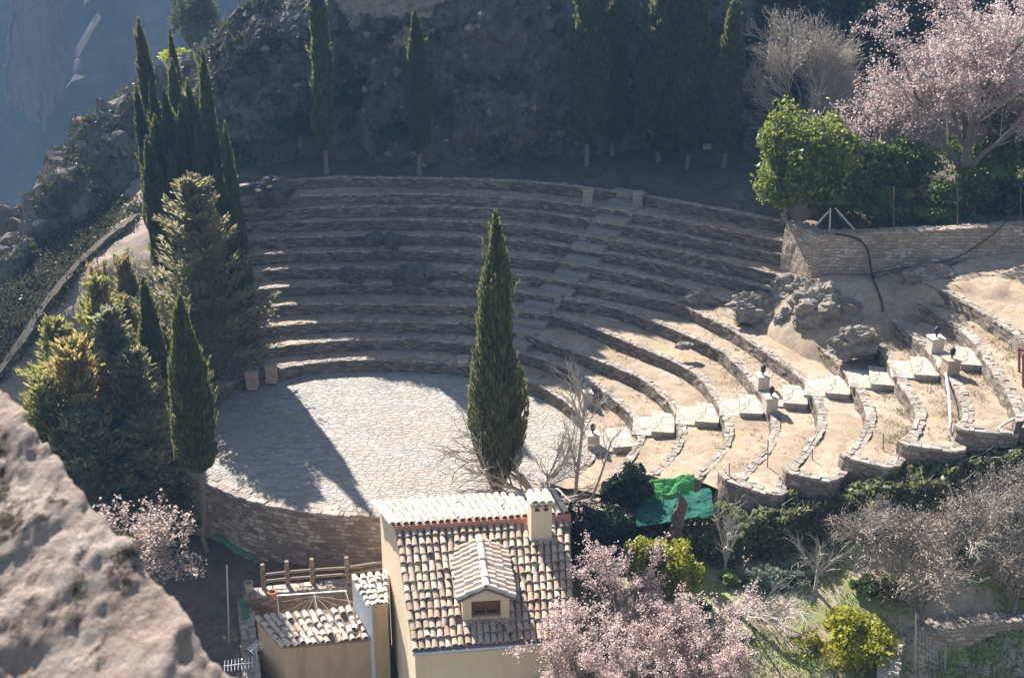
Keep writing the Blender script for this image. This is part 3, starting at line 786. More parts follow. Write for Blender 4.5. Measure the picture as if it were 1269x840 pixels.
# ================================================================== cliff, ridge, gorge, boulders
def cliff():
    foot = spline([A(-14.5, 74, 5), A(-15.6, 66, 5), A(-15.9, 60, 5), A(-14.6, 55.8, 4.9), A(-10, 54.6, 5.3), A(-3, 54.9, 5.6), A(3, 55.3, 5.9), A(8, 56.0, 6.1), A(13, 57.6, 6.4), A(20, 60, 7.5), A(32, 64, 9), A(46, 66, 9)], .3)
    top = spline([A(-12.5, 75, 8), A(-13.9, 67, 8.3), A(-14.4, 61.5, 9.4), A(-13.3, 58.8, 11.5), A(-11.3, 58.2, 12.9), A(-9.3, 58, 13.0), A(-5.5, 58.1, 13.6), A(-1.5, 58.3, 14.9), A(3.5, 58.8, 16.3), A(8.5, 60, 16.4), A(14, 62.5, 15.5), A(21, 66, 17), A(32, 70, 19), A(46, 72, 20)], .3)
    n = 420; a = resample(foot, n=n); b = resample(top, n=n); m = 110
    f = np.linspace(0, 1, m)
    V = a[:, None] * (1 - f[None, :, None]) + b[:, None] * f[None, :, None]
    V[..., 2] = a[:, None, 2] - .6 + (b[:, None, 2] - a[:, None, 2] + .6) * (f ** .92)[None]
    N = normals2((a + b) / 2)
    d = ridged(V * A(.16, .16, .10), 6, 61, .52) * 1.0 + fbm(V * A(.5, .5, .35), 5, 66) * .55 + fbm(V * A(1.5, 1.5, 1.1), 5, 63, .6) * .34
    d = d + (ridged(V * A(.55, .55, .09), 4, 68, .55) * .42 + np.round(fbm(V * A(.3, .3, .5), 3, 69) * 3) * .16)
    w = np.sin(np.clip(f, 0, 1) * PI) ** .35
    d = d * w[None]
    V[..., :2] += N[:, None] * (d * .95)[..., None]
    V[..., 2] += fbm(V * .5, 4, 65) * .35 * w[None]
    crest = V[:, -1]
    back = []
    for q, dz in ((1.5, -.1), (4, -.5), (9, -2), (16, -5), (24, -10)):
        p = crest.copy(); p[:, :2] -= N * q; p[:, 2] += dz + fbm(p * .4, 4, 67) * .3; back.append(p)
    V = np.concatenate([V, np.stack(back, 1)], 1)
    g = G(); g.add(V, grid_faces(n, m + 5)); struct('cliff', g, M['rock'], False)
    return V[:, :m]
CL = cliff()

def ridge():
    c = spline([PY(*p) for p in [(-60, 430, 43), (-5, 385, 46), (28, 325, 48.5), (45, 285, 50), (68, 222, 52), (88, 200, 53.5), (112, 150, 56), (135, 140, 57), (165, 112, 59), (200, 95, 61), (262, 70, 66)]], .22)
    n = len(c); N = normals2(c)                            # right-hand side: inner flank
    q = np.r_[np.linspace(-9, -1.2, 12), np.linspace(-.8, 7, 42)]
    V = np.zeros((n, len(q), 3))
    for j, d in enumerate(q):
        p = c.copy(); p[:, :2] += N * d
        if d < 0: p[:, 2] += -max(0, abs(d) - 1.2) ** 1.15 * 2.6 - .25 * abs(d)
        else:
            p[:, 2] -= 4.2 * (1 - np.exp(-d / 2.2)) + max(0, d - 3.6) * .5
        V[:, j] = p
    amp = np.exp(-np.maximum(q - 4.2, 0) / 2)[None]
    Pn = V.copy()
    V[..., 2] += (ridged(Pn * .42, 4, 71) * .4 + fbm(Pn * 1.3, 5, 72, .6) * .42 - .15) * amp
    V[..., :2] += N[:, None] * ((ridged(Pn * A(.5, .5, .5), 4, 73) * .35 + fbm(Pn * 1.7, 5, 75, .6) * .3) * amp)[..., None]
    g = G(); g.add(V, grid_faces(n, len(q))); struct('rocky_ridge', g, M['ridge_rock'], False)
    return V[:, 10:34]
RG = ridge()

def far():
    xs = np.arange(-330, 60, 3.0); ys = np.arange(120, 330, 2.5)
    X, Y = np.meshgrid(xs, ys, indexing='ij')
    Pn = np.stack([X, Y, 0 * X], -1)
    Z = -92 + 1.12 * (Y - 150)
    Z = Z + ridged(Pn * .018, 6, 81) * 7 + fbm(Pn * .06, 5, 82) * 3 - 5
    Z += 14 * np.exp(-((X + 62 + (Y - 230) * .15) / 14) ** 2)
    Z = np.minimum(Z, 12 + fbm(Pn * .05, 3, 83) * 2)
    g = G(); g.add(np.stack([X, Y, Z], -1), grid_faces(len(xs), len(ys))); struct('far_hillside', g, M['far_hill'], False)
    # pale rock face across the gorge
    n, m = 60, 50
    a = np.linspace(0, 1, n); h = np.linspace(0, 1, m)
    Xc = -83 + a * 8.5
    V = np.zeros((n, m, 3)); V[..., 0] = Xc[:, None] + (h[None] - .5) * 3; V[..., 1] = 206 - 4 * np.sin(a * PI)[:, None] + h[None] * 7; V[..., 2] = -18 + h[None] * 34
    d = ridged(V * A(.22, .22, .03), 5, 85)
    V[..., 1] -= d * 1.6; V[..., 0] += fbm(V * .12, 4, 86) * 2.5
    V[:, :, 2] += -fbm(np.c_[Xc * .3, Xc * 0, Xc * 0], 4, 87)[:, None] * 6 * (1 - h[None])
    back = V[:, -1:].copy(); back[..., 1] += 30; back[..., 2] -= 8
    V = np.concatenate([V, back], 1)
    g = G(); g.add(V, grid_faces(n, m + 1)); struct('far_cliff', g, M['far_cliff'])
far()

import bmesh
def boulder_geo(c, r, seed=0, sub=4, amp=.35, yaw=0.0, fr=1.1):
    bm = bmesh.new(); bmesh.ops.create_icosphere(bm, subdivisions=sub, radius=1)
    V = np.array([v.co[:] for v in bm.verts]); Fc = np.array([[v.index for v in f.verts] for f in bm.faces]); bm.free()
    d = 1 + amp * (ridged(V * fr + seed * 3.1, 3, seed) * .4 + fbm(V * fr * 2.2 + seed, 5, seed + 7, .6) * .4 - np.abs(vn(V * fr * A(1.2, 1.2, 5) + seed, seed + 9)) * .25)
    V = V * d[:, None] * np.asarray(r)
    ca, sa = math.cos(yaw), math.sin(yaw)
    V = V @ A([ca, sa, 0], [-sa, ca, 0], [0, 0, 1])
    return V + np.asarray(c, float), Fc
BOUL = [  # px, py (base), z, radii, yaw, label
 (868, 374, 2.75, (.62, .45, .34), .3, 'small mossy boulder lying on a terrace left of the big outcrop'),
 (934, 388, 3.05, (.85, .62, .55), .2, 'rounded grey boulder at the left end of the big outcrop'),
 (1020, 392, 3.7, (1.15, .85, .75), -.5, 'largest jagged grey outcrop under the wall corner'),
 (987, 372, 3.6, (1.0, .6, .6), -.9, 'ribbed grey rock leaning behind the largest outcrop'),
 (992, 412, 3.1, (.28, .28, .55), .9, 'narrow upright rock at the foot of the largest outcrop'),
 (975, 402, 3.1, (.4, .32, .4), .2, 'knobbly rock left of the narrow upright one'),
 (1057, 432, 3.6, (.75, .45, .48), .1, 'single dark boulder right of the outcrop on the terrace edge'),
 (960, 398, 2.95, (.5, .4, .3), .4, 'low brown rock half buried between two grey boulders'),
 (1150, 352, 4.7, (.95, .5, .45), .1, 'dark rock bulging from below the squared stone wall'),
 (848, 430, 2.25, (.28, .2, .12), .1, 'flat loose stone lying on the sunny terrace'),
 (487, 303, 3.62, (.3, .26, .36), .2, 'small upright dark rock breaking the shaded seat rows'),
 (463, 300, 3.62, (.5, .3, .3), .5, 'dark rock left of the small upright one in the shaded rows'),
 (515, 345, 2.72, (.85, .4, .4), .1, 'wide dark rock mass bulging through the shaded seat rows'),
 (436, 344, 2.72, (.55, .35, .3), -.2, 'low dark rock mass on the shaded seats, left of the wide one'),
 (340, 240, 5.2, (.7, .6, .5), .3, 'shaded boulder at the left foot of the cliff'),
]
for i, (px, py, z, r, yaw, lab) in enumerate(BOUL):
    c = P(px, py, z); c[2] += r[2] * .35
    g = G(); g.add(*boulder_geo(c, r, i + 1, 5 if r[0] > .5 else 4, .5, yaw))
    solo('boulder', g, M['boulder'] if i < 10 else M['rock'], lab, 'rock', c - A(0, 0, r[2] * .5), 'boulders on the terraces')

# ---- castle rock the camera looks over
def near_rock():
    e = [(-90, 380), (-20, 462), (8, 500), (25, 527), (55, 572), (78, 598), (110, 641), (140, 676), (180, 727), (215, 760), (240, 790), (290, 842), (330, 890), (420, 1000)]
    dist = np.linspace(4.2, 3.0, len(e))
    E = spline(np.array([A(0, 0, CAM_H) + ray(p[0] + 10, p[1]) * d for p, d in zip(e, dist)]), .012)
    n = len(E); T = np.gradient(E, axis=0); T /= np.linalg.norm(T, axis=1, keepdims=True)
    inn = A(-.80, -.55, .0); inn /= np.linalg.norm(inn)
    q = np.r_[-np.linspace(3.2, .02, 26) ** 2 / 3.2, np.linspace(0, 2.2, 190)]
    V = np.zeros((n, len(q), 3))
    for j, d in enumerate(q):
        p = E.copy()
        if d < 0:
            p = p - inn * (abs(d) * .22) + A(0, 0, -1) * (abs(d) ** 1.1 * 2.6)
        else:
            p = p + inn * d + A(0, 0, 1) * (-d * .62 + .03 * math.sin(min(d, 1) * PI))
        V[:, j] = p
    Pn = V.copy()
    dsp = fbm(Pn * 1.6, 4, 91) * .026 + ridged(Pn * 3.4, 5, 92, .55) * .013 + fbm(Pn * 11, 5, 93, .62) * .014 - np.maximum(0, fbm(Pn * 2.6, 4, 94) - .25) * .06
    V += dsp[..., None] * A(.35, .2, .9)
    g = G(); g.add(V, grid_faces(n, len(q)))
    lo = V[:, 0].copy(); lo[:, 2] = -7; lo[:, :2] -= inn[:2] * 2
    g.add(np.stack([V[:, 0], lo], 1), grid_faces(n, 2))
    return solo('castle_rock', g, M['near_rock'], 'blurred pinkish limestone rock edge close to the viewer, lower left corner', 'rock', E[n // 2], None, True)
near_rock()

# scrub, tufts and broken stones caught on the cliff and the ridge
def clutter():
    r = np.random.default_rng(99)
    O = A([1, 0, 0], [-1, 0, 0], [0, 1, 0], [0, -1, 0], [0, 0, 1], [0, 0, -1]); FO = np.array([[0, 2, 4], [2, 1, 4], [1, 3, 4], [3, 0, 4], [2, 0, 5], [1, 2, 5], [3, 1, 5], [0, 3, 5]])
    for V, nst, ntu, nm in ((CL, 1500, 2600, 'cliff'), (RG, 260, 420, 'ridge')):
        P_ = V.reshape(-1, 3); keep = fbm(P_ * .28, 3, 4) > -.15
        c = P_[keep][r.integers(0, keep.sum(), nst)] + r.normal(0, .12, (nst, 3)); sz = .04 + .22 * r.random(nst) ** 4
        g = G(); Vs = c[:, None] + O[None] * r.uniform(.5, 1.4, (nst, 6, 3)) * sz[:, None, None]
        g.add(Vs, (FO[None] + 6 * np.arange(nst)[:, None, None]).reshape(-1, 3)); struct(nm + '_rubble', g, M['boulder'], False, 'stuff')
        keep = fbm(P_ * .35, 4, 14) > .0
        c = P_[keep][r.integers(0, keep.sum(), ntu)]; k = 16; sc = r.uniform(.15, .5, ntu)
        C = c[:, None] + r.normal(0, .5, (ntu, k, 3)) * sc[:, None, None] * A(1, .8, .7) + A(0, -.1, .08); D = r.normal(0, .6, (ntu * k, 3)) + A(0, -.3, .9)
        g = G(); leaves(g, C.reshape(-1, 3), D, .22 * r.uniform(.5, 1.3, ntu * k), .08, r)
        struct(nm + '_scrub', g, M['scrub'], False, 'stuff')
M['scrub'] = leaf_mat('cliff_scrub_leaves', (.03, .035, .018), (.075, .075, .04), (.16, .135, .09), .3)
clutter()
for px, py, Y, rd, sd in ((485, 14, 57.0, (2.0, .7, 1.7), 71), (560, 2, 57.6, (1.6, .7, 1.0), 72), (610, 8, 57.4, (1.9, .7, .9), 73), (930, 40, 60, (1.6, .8, 2.0), 74)):
    g = G(); g.add(*boulder_geo(PY(px, py, Y), rd, sd, 5, .45, 0, 1.4)); struct('cliff_outcrop', g, M['boulder'])
for px, py, z, rd, sd, yw in ((12, 372, 1.2, (1.5, 1.2, 1.5), 81, .4), (40, 335, 2.0, (1.4, 1.2, 1.3), 82, .9), (70, 303, 2.7, (1.3, 1.1, 1.2), 83, .2), (104, 272, 3.3, (1.3, 1.0, 1.0), 84, .6), (-8, 425, .2, (1.5, 1.2, 1.4), 85, 1.2),
                              (30, 300, 2.4, (1.5, 1.2, 1.5), 86, .3), (135, 248, 4.0, (1.1, .9, .9), 87, .5), (-5, 340, 1.2, (1.5, 1.3, 1.7), 88, .7)):
    g = G(); g.add(*boulder_geo(P(px, py, z), rd, sd, 5, .55, yw, 1.3)); struct('ridge_outcrop', g, M['ridge_rock'])

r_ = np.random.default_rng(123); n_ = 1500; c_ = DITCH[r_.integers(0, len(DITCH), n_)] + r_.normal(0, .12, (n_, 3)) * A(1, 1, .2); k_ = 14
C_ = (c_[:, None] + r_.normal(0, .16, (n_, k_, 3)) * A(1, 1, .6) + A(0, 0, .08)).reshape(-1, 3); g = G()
leaves(g, C_, r_.normal(0, .6, (n_ * k_, 3)) + A(0, 0, .9), .2 * r_.uniform(.5, 1.3, n_ * k_), .07, r_); struct('ditch_scrub', g, M['scrub'], False, 'stuff')  # scrub of the ditch, sown thick also to darken its shade
# ================================================================== plants
def cyp_mesh(name, H, Rm, n, mat_, seed, leaf=(.34, .1), spread=1.0, prof=None):
    r = np.random.default_rng(seed)
    tt, pr = prof or ([0, .02, .08, .2, .38, .55, .72, .86, .95, 1], [.25, .5, .82, .98, 1, .92, .74, .48, .25, .03])
    rad = lambda t: np.interp(t, tt, pr) * Rm
    grid = np.linspace(0, 1, 400); w = np.maximum(rad(grid), .08 * Rm); cdf = np.cumsum(w) / w.sum()
    t = np.interp(r.random(n), cdf, grid); a = r.random(n) * 2 * PI
    lump = 1 + .30 * spread * fbm(np.c_[np.cos(a) * 1.1 + seed, np.sin(a) * 1.1, t * H * .7], 4, seed) + .10 * vn(np.c_[np.cos(a) * 4, np.sin(a) * 4, t * H * 1.6], seed + 3)
    q = rad(t) * lump * (1 - .38 * r.random(n) ** 2)
    bend = lambda z: np.stack([.05 * np.sin(z * .5 + seed), .05 * np.cos(z * .43 + seed), 0 * z], 1) * (z / H)[:, None]
    C = np.c_[np.cos(a) * q, np.sin(a) * q, t * H] + bend(t * H)
    D = np.c_[np.cos(a) * .38, np.sin(a) * .38, np.full(n, .95)] + r.normal(0, .22, (n, 3))
    g = G(); sz = r.uniform(.6, 1.25, n)
    leaves(g, C, D, leaf[0] * sz, leaf[1] * sz, r)
    nt_ = int(34 * spread); tz = r.uniform(.06, .9, nt_); ta = r.random(nt_) * 2 * PI        # stray shoots
    tl = r.uniform(.3, .75, nt_); f = r.random((nt_, 16)); q = rad(tz)[:, None] * r.uniform(.75, 1.0, (nt_, 1)) + f * (tl * .42)[:, None] * (Rm / .8)
    C = np.stack([np.cos(ta)[:, None] * q, np.sin(ta)[:, None] * q, tz[:, None] * H + f * tl[:, None] * 1.3], -1).reshape(-1, 3) + r.normal(0, .035, (nt_ * 16, 3))
    D = np.repeat(np.c_[np.cos(ta) * .5, np.sin(ta) * .5, np.ones(nt_)], 16, 0) + r.normal(0, .3, (nt_ * 16, 3)); leaves(g, C, D, leaf[0] * .85, leaf[1] * .9, r)
    zz = np.linspace(.02, .96, 16); seg = 10
    aa = np.arange(seg) / seg * 2 * PI
    Pc = np.stack([np.repeat(np.cos(aa)[None], 16, 0), np.repeat(np.sin(aa)[None], 16, 0), np.repeat(zz[:, None], seg, 1)], -1)
    lp = 1 + .30 * spread * fbm(np.stack([Pc[..., 0] * 1.1 + seed, Pc[..., 1] * 1.1, Pc[..., 2] * H * .7], -1), 4, seed)
    Pc[..., :2] *= (rad(zz)[:, None] * .66 * lp)[..., None]; Pc[..., 2] *= H
    idx = np.arange(16 * seg).reshape(16, seg)
    g.add(Pc, np.stack([idx[:-1], np.roll(idx[:-1], -1, 1), np.roll(idx[1:], -1, 1), idx[1:]], -1).reshape(-1, 4))
    return make_mesh(name, g, mat_)

def trunk_mesh(name, h, r0, r1, mat_, seed=0, wob=.04):
    r = np.random.default_rng(seed); k = 8
    p = np.c_[r.normal(0, wob, k), r.normal(0, wob, k), np.linspace(-.3, h, k)]; p[0, :2] = p[1, :2] = 0; p[-1, :2] *= .3
    g = G(); tubes(g, p, np.linspace(r0, r1, k), 8, True); return make_mesh(name, g, mat_)

def tree(name, crown, trunk, base, h0, scale, label, cat, group=None, rz=0.0):
    t = thing(name, label, cat, base, group, rz)
    c = link('crown', crown, t, (0, 0, h0)); c.scale = scale
    if trunk: k = link('trunk', trunk, t); k.scale = (1, 1, 1)
    return t

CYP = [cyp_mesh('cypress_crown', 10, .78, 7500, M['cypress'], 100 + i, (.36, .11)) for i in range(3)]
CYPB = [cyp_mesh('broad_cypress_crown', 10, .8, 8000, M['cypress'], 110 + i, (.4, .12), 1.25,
        ([0, .02, .08, .2, .45, .65, .85, 1], [.2, .55, .9, 1, .97, .88, .7, .1])) for i in range(2)]
TRK = trunk_mesh('trunk', 2.6, .12, .09, M['bark'], 5)
# along the cliff foot: trunk px x, base y, foliage foot y, half width px, height m, label
BACK = [(405, 216, 188, 12, 9.2, 'slim shaded cypress before the cliff, leftmost of the cliff-foot row'),
        (520, 216, 190, 12, 7.2, 'thin patchy cypress before the middle of the cliff, second from the left'),
        (727, 203, 178, 19, 8.4, 'broad dark cypress, left one of the pair right of the bare cliff middle'),
        (758, 198, 178, 14, 8.2, 'narrower dark cypress, right one of the pair right of the bare cliff middle'),
        (815, 212, 188, 22, 8.9, 'widest dark cypress of the cliff-foot row'),
        (851, 219, 190, 16, 8.7, 'dark cypress just right of the widest one'),
        (896, 221, 190, 14, 7.9, 'rightmost cliff-foot cypress, its tip just touching the light')]
for i, (px, yb, yf, hw, hh, lab) in enumerate(BACK):
    zb = 5.45 if yb > 210 else 5.8
    b = P(px, yb, zb); d = np.linalg.norm(b - A(0, 0, CAM_H)); mpp = d / F
    h0 = (yb - yf) * mpp / .95
    m = (CYPB if hw > 15 else CYP)[i % 2]
    s = hw * mpp / .7
    tree('cypress', m, TRK, b, h0, (s, s, (hh - h0) / 10), lab, 'cypress', 'cypresses along the cliff foot', i * 1.3)
# the clump on the left: tip px, depth Y, half width px, label
LEFT = [(172, 20, 50.0, 12, 'tallest back cypress of the left clump, its tip highest at the left'),
        (210, 35, 50.5, 9, 'slender cypress whose thin tip rises right of the tallest back one'),
        (250, 60, 46.3, 13, 'tall dark cypress at the right back of the left clump'),
        (169, 105, 48.0, 9, 'narrow cypress at the far left of the clump, below the tallest'),
        (186, 97, 48.4, 9, 'narrow sunlit-edged cypress right of the far left one'),
        (212, 72, 48.8, 11, 'bushy cypress in the very middle of the left clump'),
        (233, 95, 47.4, 12, 'rough cypress left of the tall dark one at the right back'),
        (181, 168, 46.0, 12, 'dark cypress at the left front of the clump, beside the bare slope'),
        (211, 185, 46.3, 10, 'short cypress behind the pointed tip of the big grey conifer'),
        (228, 182, 46.8, 7, 'thinnest short cypress right behind the big grey conifer'),
        (239, 183, 46.5, 7, 'thin short cypress, right one of the close pair behind the conifer'),
        (257, 187, 46.2, 11, 'short broad cypress right of the close thin pair'),
        (279, 148, 45.6, 11, 'cypress standing at the right edge of the left clump by the seats'),
        (267, 195, 44.8, 9, 'low cypress squeezed against the right-edge one'),
        (290, 228, 44.6, 14, 'wide dark cypress nearest the shaded seat rows, right side of the clump'),
        (197, 200, 45.6, 9, 'short cypress squeezed left of the big grey conifer'),
        (203, 108, 47.9, 10, 'shaggy cypress between the bushy middle one and the narrow sunlit-edged one'),
        (222, 130, 47.0, 11, 'shaggy cypress just below the rough one, in the thick of the clump'),
        (192, 140, 47.2, 10, 'olive cypress half hidden behind the dark front one'),
        (243, 130, 46.6, 11, 'olive cypress between the rough one and the tall dark one')]
for i, (px, py, Y, hw, lab) in enumerate(LEFT):
    tip = PY(px, py, Y); gz = max(float(zslope(np.array(tip[0]), np.array(Y))), -.5) - .3
    mpp = np.linalg.norm(tip - A(0, 0, CAM_H)) / F; s = hw * mpp / .82; h0 = .35
    tree('cypress', CYP[i % 3], TRK, (tip[0], Y, gz), h0, (s, s, (tip[2] - gz - h0) / 10.05), lab, 'cypress', 'cypresses of the left clump', i * 2.1)
# single cypresses in the sun
def lone(px_tip, px_base, zb, yf, hw, mesh_, tr, lab, grp=None, name='cypress'):
    b = P(*px_base, zb); tip = PY(*px_tip, b[1]); mpp = np.linalg.norm(b - A(0, 0, CAM_H)) / F
    h0 = PY(px_base[0], yf, b[1])[2] - zb; s = hw * mpp
    return tree(name, mesh_, tr, b, h0, (s, s, (tip[2] - zb - h0)), lab, 'cypress', grp)
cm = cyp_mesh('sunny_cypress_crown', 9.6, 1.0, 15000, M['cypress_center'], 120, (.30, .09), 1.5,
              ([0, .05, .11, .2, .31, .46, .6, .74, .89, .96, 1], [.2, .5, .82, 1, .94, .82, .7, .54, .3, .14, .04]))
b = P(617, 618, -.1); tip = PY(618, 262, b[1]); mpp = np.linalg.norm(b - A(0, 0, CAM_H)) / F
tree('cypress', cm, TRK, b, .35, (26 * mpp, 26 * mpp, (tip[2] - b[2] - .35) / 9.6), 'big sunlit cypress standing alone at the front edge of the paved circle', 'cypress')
cm = cyp_mesh('sunny_cypress_crown', 6.4, 1.0, 9000, M['cypress_center'], 121, (.27, .085), .8,
              ([0, .04, .12, .25, .4, .6, .78, .9, 1], [.15, .55, .92, 1, .95, .72, .48, .28, .05]))
b = PY(257, 672, 33.75); b[2] = -2.45; tip = PY(231, 365, b[1]); z0 = PY(250, 584, b[1])[2]
tree('cypress', cm, trunk_mesh('trunk', z0 - b[2] + .5, .085, .06, M['bark'], 6, .05), b, z0 - b[2], (.68, .68, (tip[2] - z0) / 6.4), 'sunlit cypress with a long bare trunk beside the retaining wall', 'cypress')
b = A(*PY(200, 520, 38.2)); tip = PY(176, 343, 38.2)
tree('cypress', CYP[1], TRK, (tip[0] + .05, 38.2, -1.8), .3, (.62, .62, (tip[2] + 1.5) / 10), 'dark slim cypress rising behind the mixed conifers, lower left', 'cypress')
for tip, Y, lab in [((151, 320), 45.0, 'tiny spindly brown conifer on the bare slope, right of its twin'), ((120, 332), 44.2, 'tiny spindly conifer on the bare slope, left of its twin')]:
    p = PY(*tip, Y); z = float(zslope(np.array(p[0]), np.array(Y)))
    tree('young_conifer', cyp_mesh('young_crown', 3, .38, 900, M['brown_conifer'], int(Y * 7), (.3, .07), 1.6), None, (p[0], Y, z), .1, (1, 1, (p[2] - z) / 3), lab, 'conifer', 'young conifers on the bare slope')

def conifer_mesh(name, H, Rm, nb, ns, mat_, seed, elev=.5, leaf=(.27, .085), pw=.55, droop=.0):
    r = np.random.default_rng(seed); g = G(); nb = int(nb * .62); ns = int(ns * 1.5); Rm = Rm * 1.32
    t = r.random(nb) ** 1.15 * .97; a = r.random(nb) * 2 * PI
    Lb = Rm * (1 - t) ** pw * r.uniform(.65, 1.15, nb) + .15
    e = elev + r.normal(0, .15, nb) + t * .5
    k = 6; s = np.linspace(0, 1, k)
    dirs = np.c_[np.cos(a) * np.cos(e), np.sin(a) * np.cos(e), np.sin(e)]
    base = np.c_[0 * a, 0 * a, t * H]
    f = r.random((nb, ns)) ** .7
    C = base[:, None] + dirs[:, None] * (f * Lb[:, None])[..., None]
    C[..., 2] -= droop * (f ** 2) * Lb[:, None]
    wid = (.10 + .16 * (1 - f)) * (.5 + Lb[:, None] / Rm)
    lat = np.c_[-np.sin(a), np.cos(a), 0 * a]
    side = r.normal(0, 1, (nb, ns))
    C = C + lat[:, None] * (side * wid * 1.3)[..., None] + r.normal(0, 1, (nb, ns, 3)) * (wid * .45)[..., None]
    D = dirs[:, None] * 1.0 + lat[:, None] * (side * .55)[..., None] + r.normal(0, .25, (nb, ns, 3)); D[..., 2] += .15 - droop * .6
    sz = r.uniform(.6, 1.25, nb * ns)
    leaves(g, C.reshape(-1, 3), D.reshape(-1, 3), leaf[0] * sz, leaf[1] * sz, r)
    # leading shoot and a dark twiggy heart
    m = 160; z = r.uniform(.86, 1.01, m); C = np.c_[r.normal(0, .04, (m, 2)) * (1.1 - z)[:, None] * 12, z * H]
    leaves(g, C, np.c_[r.normal(0, .35, (m, 2)), np.ones(m)], leaf[0], leaf[1], r)
    zz = np.linspace(.03, .8, 9); prof = np.c_[Rm * (1 - zz) ** pw * .3, zz * H]; rev(g, prof, seg=9)
    return make_mesh(name, g, mat_)
CON = [  # tip px, depth, height, radius, elevation, leaf, material, label
 ((237, 228), 42.6, 8.6, 2.55, .45, 'cedar', 'large grey-green conifer with feathery branches in front of the cypress clump', 300, 62),
 ((118, 352), 38.6, 8.6, 2.1, .75, 'green_conifer', 'olive green bushy conifer at the far left of the mixed group', 260, 52),
 ((134, 385), 37.4, 7.6, 1.45, .55, 'blue_conifer', 'grey-green pointed conifer in the middle of the mixed group', 240, 50),
 ((88, 432), 36.2, 5.6, 2.0, .6, 'yellow_conifer', 'golden yellow conifer at the lower left', 230, 46),
 ((104, 515), 35.0, 4.2, 1.75, .5, 'blue_conifer', 'low spreading grey-green conifer in front of the golden one', 220, 50),
 ((66, 405), 38.8, 6.8, 1.9, .7, 'green_conifer', 'yellowish green conifer behind the golden one, by the slope', 220, 46),
 ((165, 440), 36.4, 6.6, 1.9, .5, 'cedar', 'dark olive conifer between the slim cypress and the golden conifer', 260, 52),
 ((150, 372), 39.6, 6.5, 1.3, .7, 'brown_conifer', 'brownish thin conifer behind the grey-green pointed one', 180, 40),
 ((205, 415), 40.0, 5.2, 1.35, .7, 'brown_conifer', 'olive conifer between the slim cypress and the large grey conifer', 180, 44),
 ((52, 480), 35.6, 5.2, 1.9, .7, 'green_conifer', 'olive green conifer lowest at the left edge beside the rock', 200, 46),
 ((185, 520), 35.6, 4.4, 1.7, .4, 'cedar', 'spreading dark conifer at the foot of the mixed group by the yard', 240, 50),
]
for i, (tp, Y, hh, rr_, el, mt, lab, nb, ns) in enumerate(CON):
    p = PY(*tp, Y)
    tree('conifer', conifer_mesh('conifer_crown', hh, rr_, nb, ns, M[mt], 200 + i, el), trunk_mesh('trunk', hh * .7, .13, .04, M['bark'], i), (p[0], Y, p[2] - hh - .15), .15, (1, 1, 1), lab, 'conifer', 'mixed conifers left of the theatre')

def bush_mesh(name, rad, nc, nl, leaf, mat_, seed, low=-.35, core=True, up=.3, clump=.34):
    r = np.random.default_rng(seed); rad = np.asarray(rad, float)
    d = r.normal(size=(nc, 3)); d /= np.linalg.norm(d, axis=1, keepdims=True); d[:, 2] = np.where(d[:, 2] < low, -d[:, 2] * .6, d[:, 2])
    q = r.uniform(.5, 1.0, nc) ** .5 * (1 + .28 * vn(d * 1.7 + seed, seed))
    cc = d * q[:, None]
    cs = r.uniform(.55, 1.2, nc) * clump
    o = r.normal(size=(nc, nl, 3)); o /= np.linalg.norm(o, axis=2, keepdims=True); o *= r.uniform(.55, 1.1, (nc, nl, 1)) * cs[:, None, None]
    C = (cc[:, None] + o).reshape(-1, 3) * rad
    D = o.reshape(-1, 3) * .8 + r.normal(0, .35, (nc * nl, 3)); D[:, 2] += up * .3
    g = G(); sz = r.uniform(.6, 1.3, nc * nl); leaves(g, C, D, leaf[0] * sz, leaf[1] * sz, r)
    if core:
        V, Fc = boulder_geo((0, 0, 0), rad * .55, seed, 3, .35); g.add(V, Fc)
    return make_mesh(name, g, mat_)

def branch_levels(r, trunk, tr, levels, k=6):
    """trunk polyline then vectorised child levels: (children, length, angle, wander, upward)"""
    trunk = resample(np.asarray(trunk, float), n=k); out = [(trunk[None], np.linspace(tr, tr * .55, k)[None])]
    par, prad = out[0]
    for li, (nc, L, ang, wan, up, r_, lo) in enumerate(levels):
        m = len(par); f = np.sort(r.uniform(lo, 1.0, (m, nc)), axis=1); f[:, -1] = 1
        x = f * (k - 1); i0 = np.minimum(x.astype(int), k - 2); w = (x - i0)[..., None]
        mi = np.arange(m)[:, None]
        start = par[mi, i0] * (1 - w) + par[mi, i0 + 1] * w
        tan = par[mi, i0 + 1] - par[mi, i0]; tan /= np.linalg.norm(tan, axis=2, keepdims=True) + 1e-9
        perp = np.cross(tan, r.normal(size=tan.shape)); perp /= np.linalg.norm(perp, axis=2, keepdims=True) + 1e-9
        an = ang * r.uniform(.6, 1.3, (m, nc, 1)); d = tan * np.cos(an) + perp * np.sin(an)
        ln = L * r.uniform(.6, 1.2, (m, nc, 1)) * (1.15 - .45 * f[..., None])
        p = start.reshape(-1, 3); d = d.reshape(-1, 3); ln = ln.reshape(-1, 1); pts = [p]
        for _ in range(k - 1):
            d = d + r.normal(0, wan, d.shape); d[:, 2] += up; d /= np.linalg.norm(d, axis=1, keepdims=True)
            p = p + d * ln / (k - 1); pts.append(p)
        par = np.stack(pts, 1); rr0 = np.full(len(par), r_)
        prad = np.linspace(1, .45, k)[None] * rr0[:, None]
        out.append((par, prad))
    return out

def skel_mesh(name, lv, mat_, upto=None, lo=0):
    g = G()
    for i, (p, q) in enumerate(lv[lo:upto]):
        tubes(g, p, q, 6 if i + lo == 0 else (4 if i + lo == 1 else 3))
    return make_mesh(name, g, mat_)

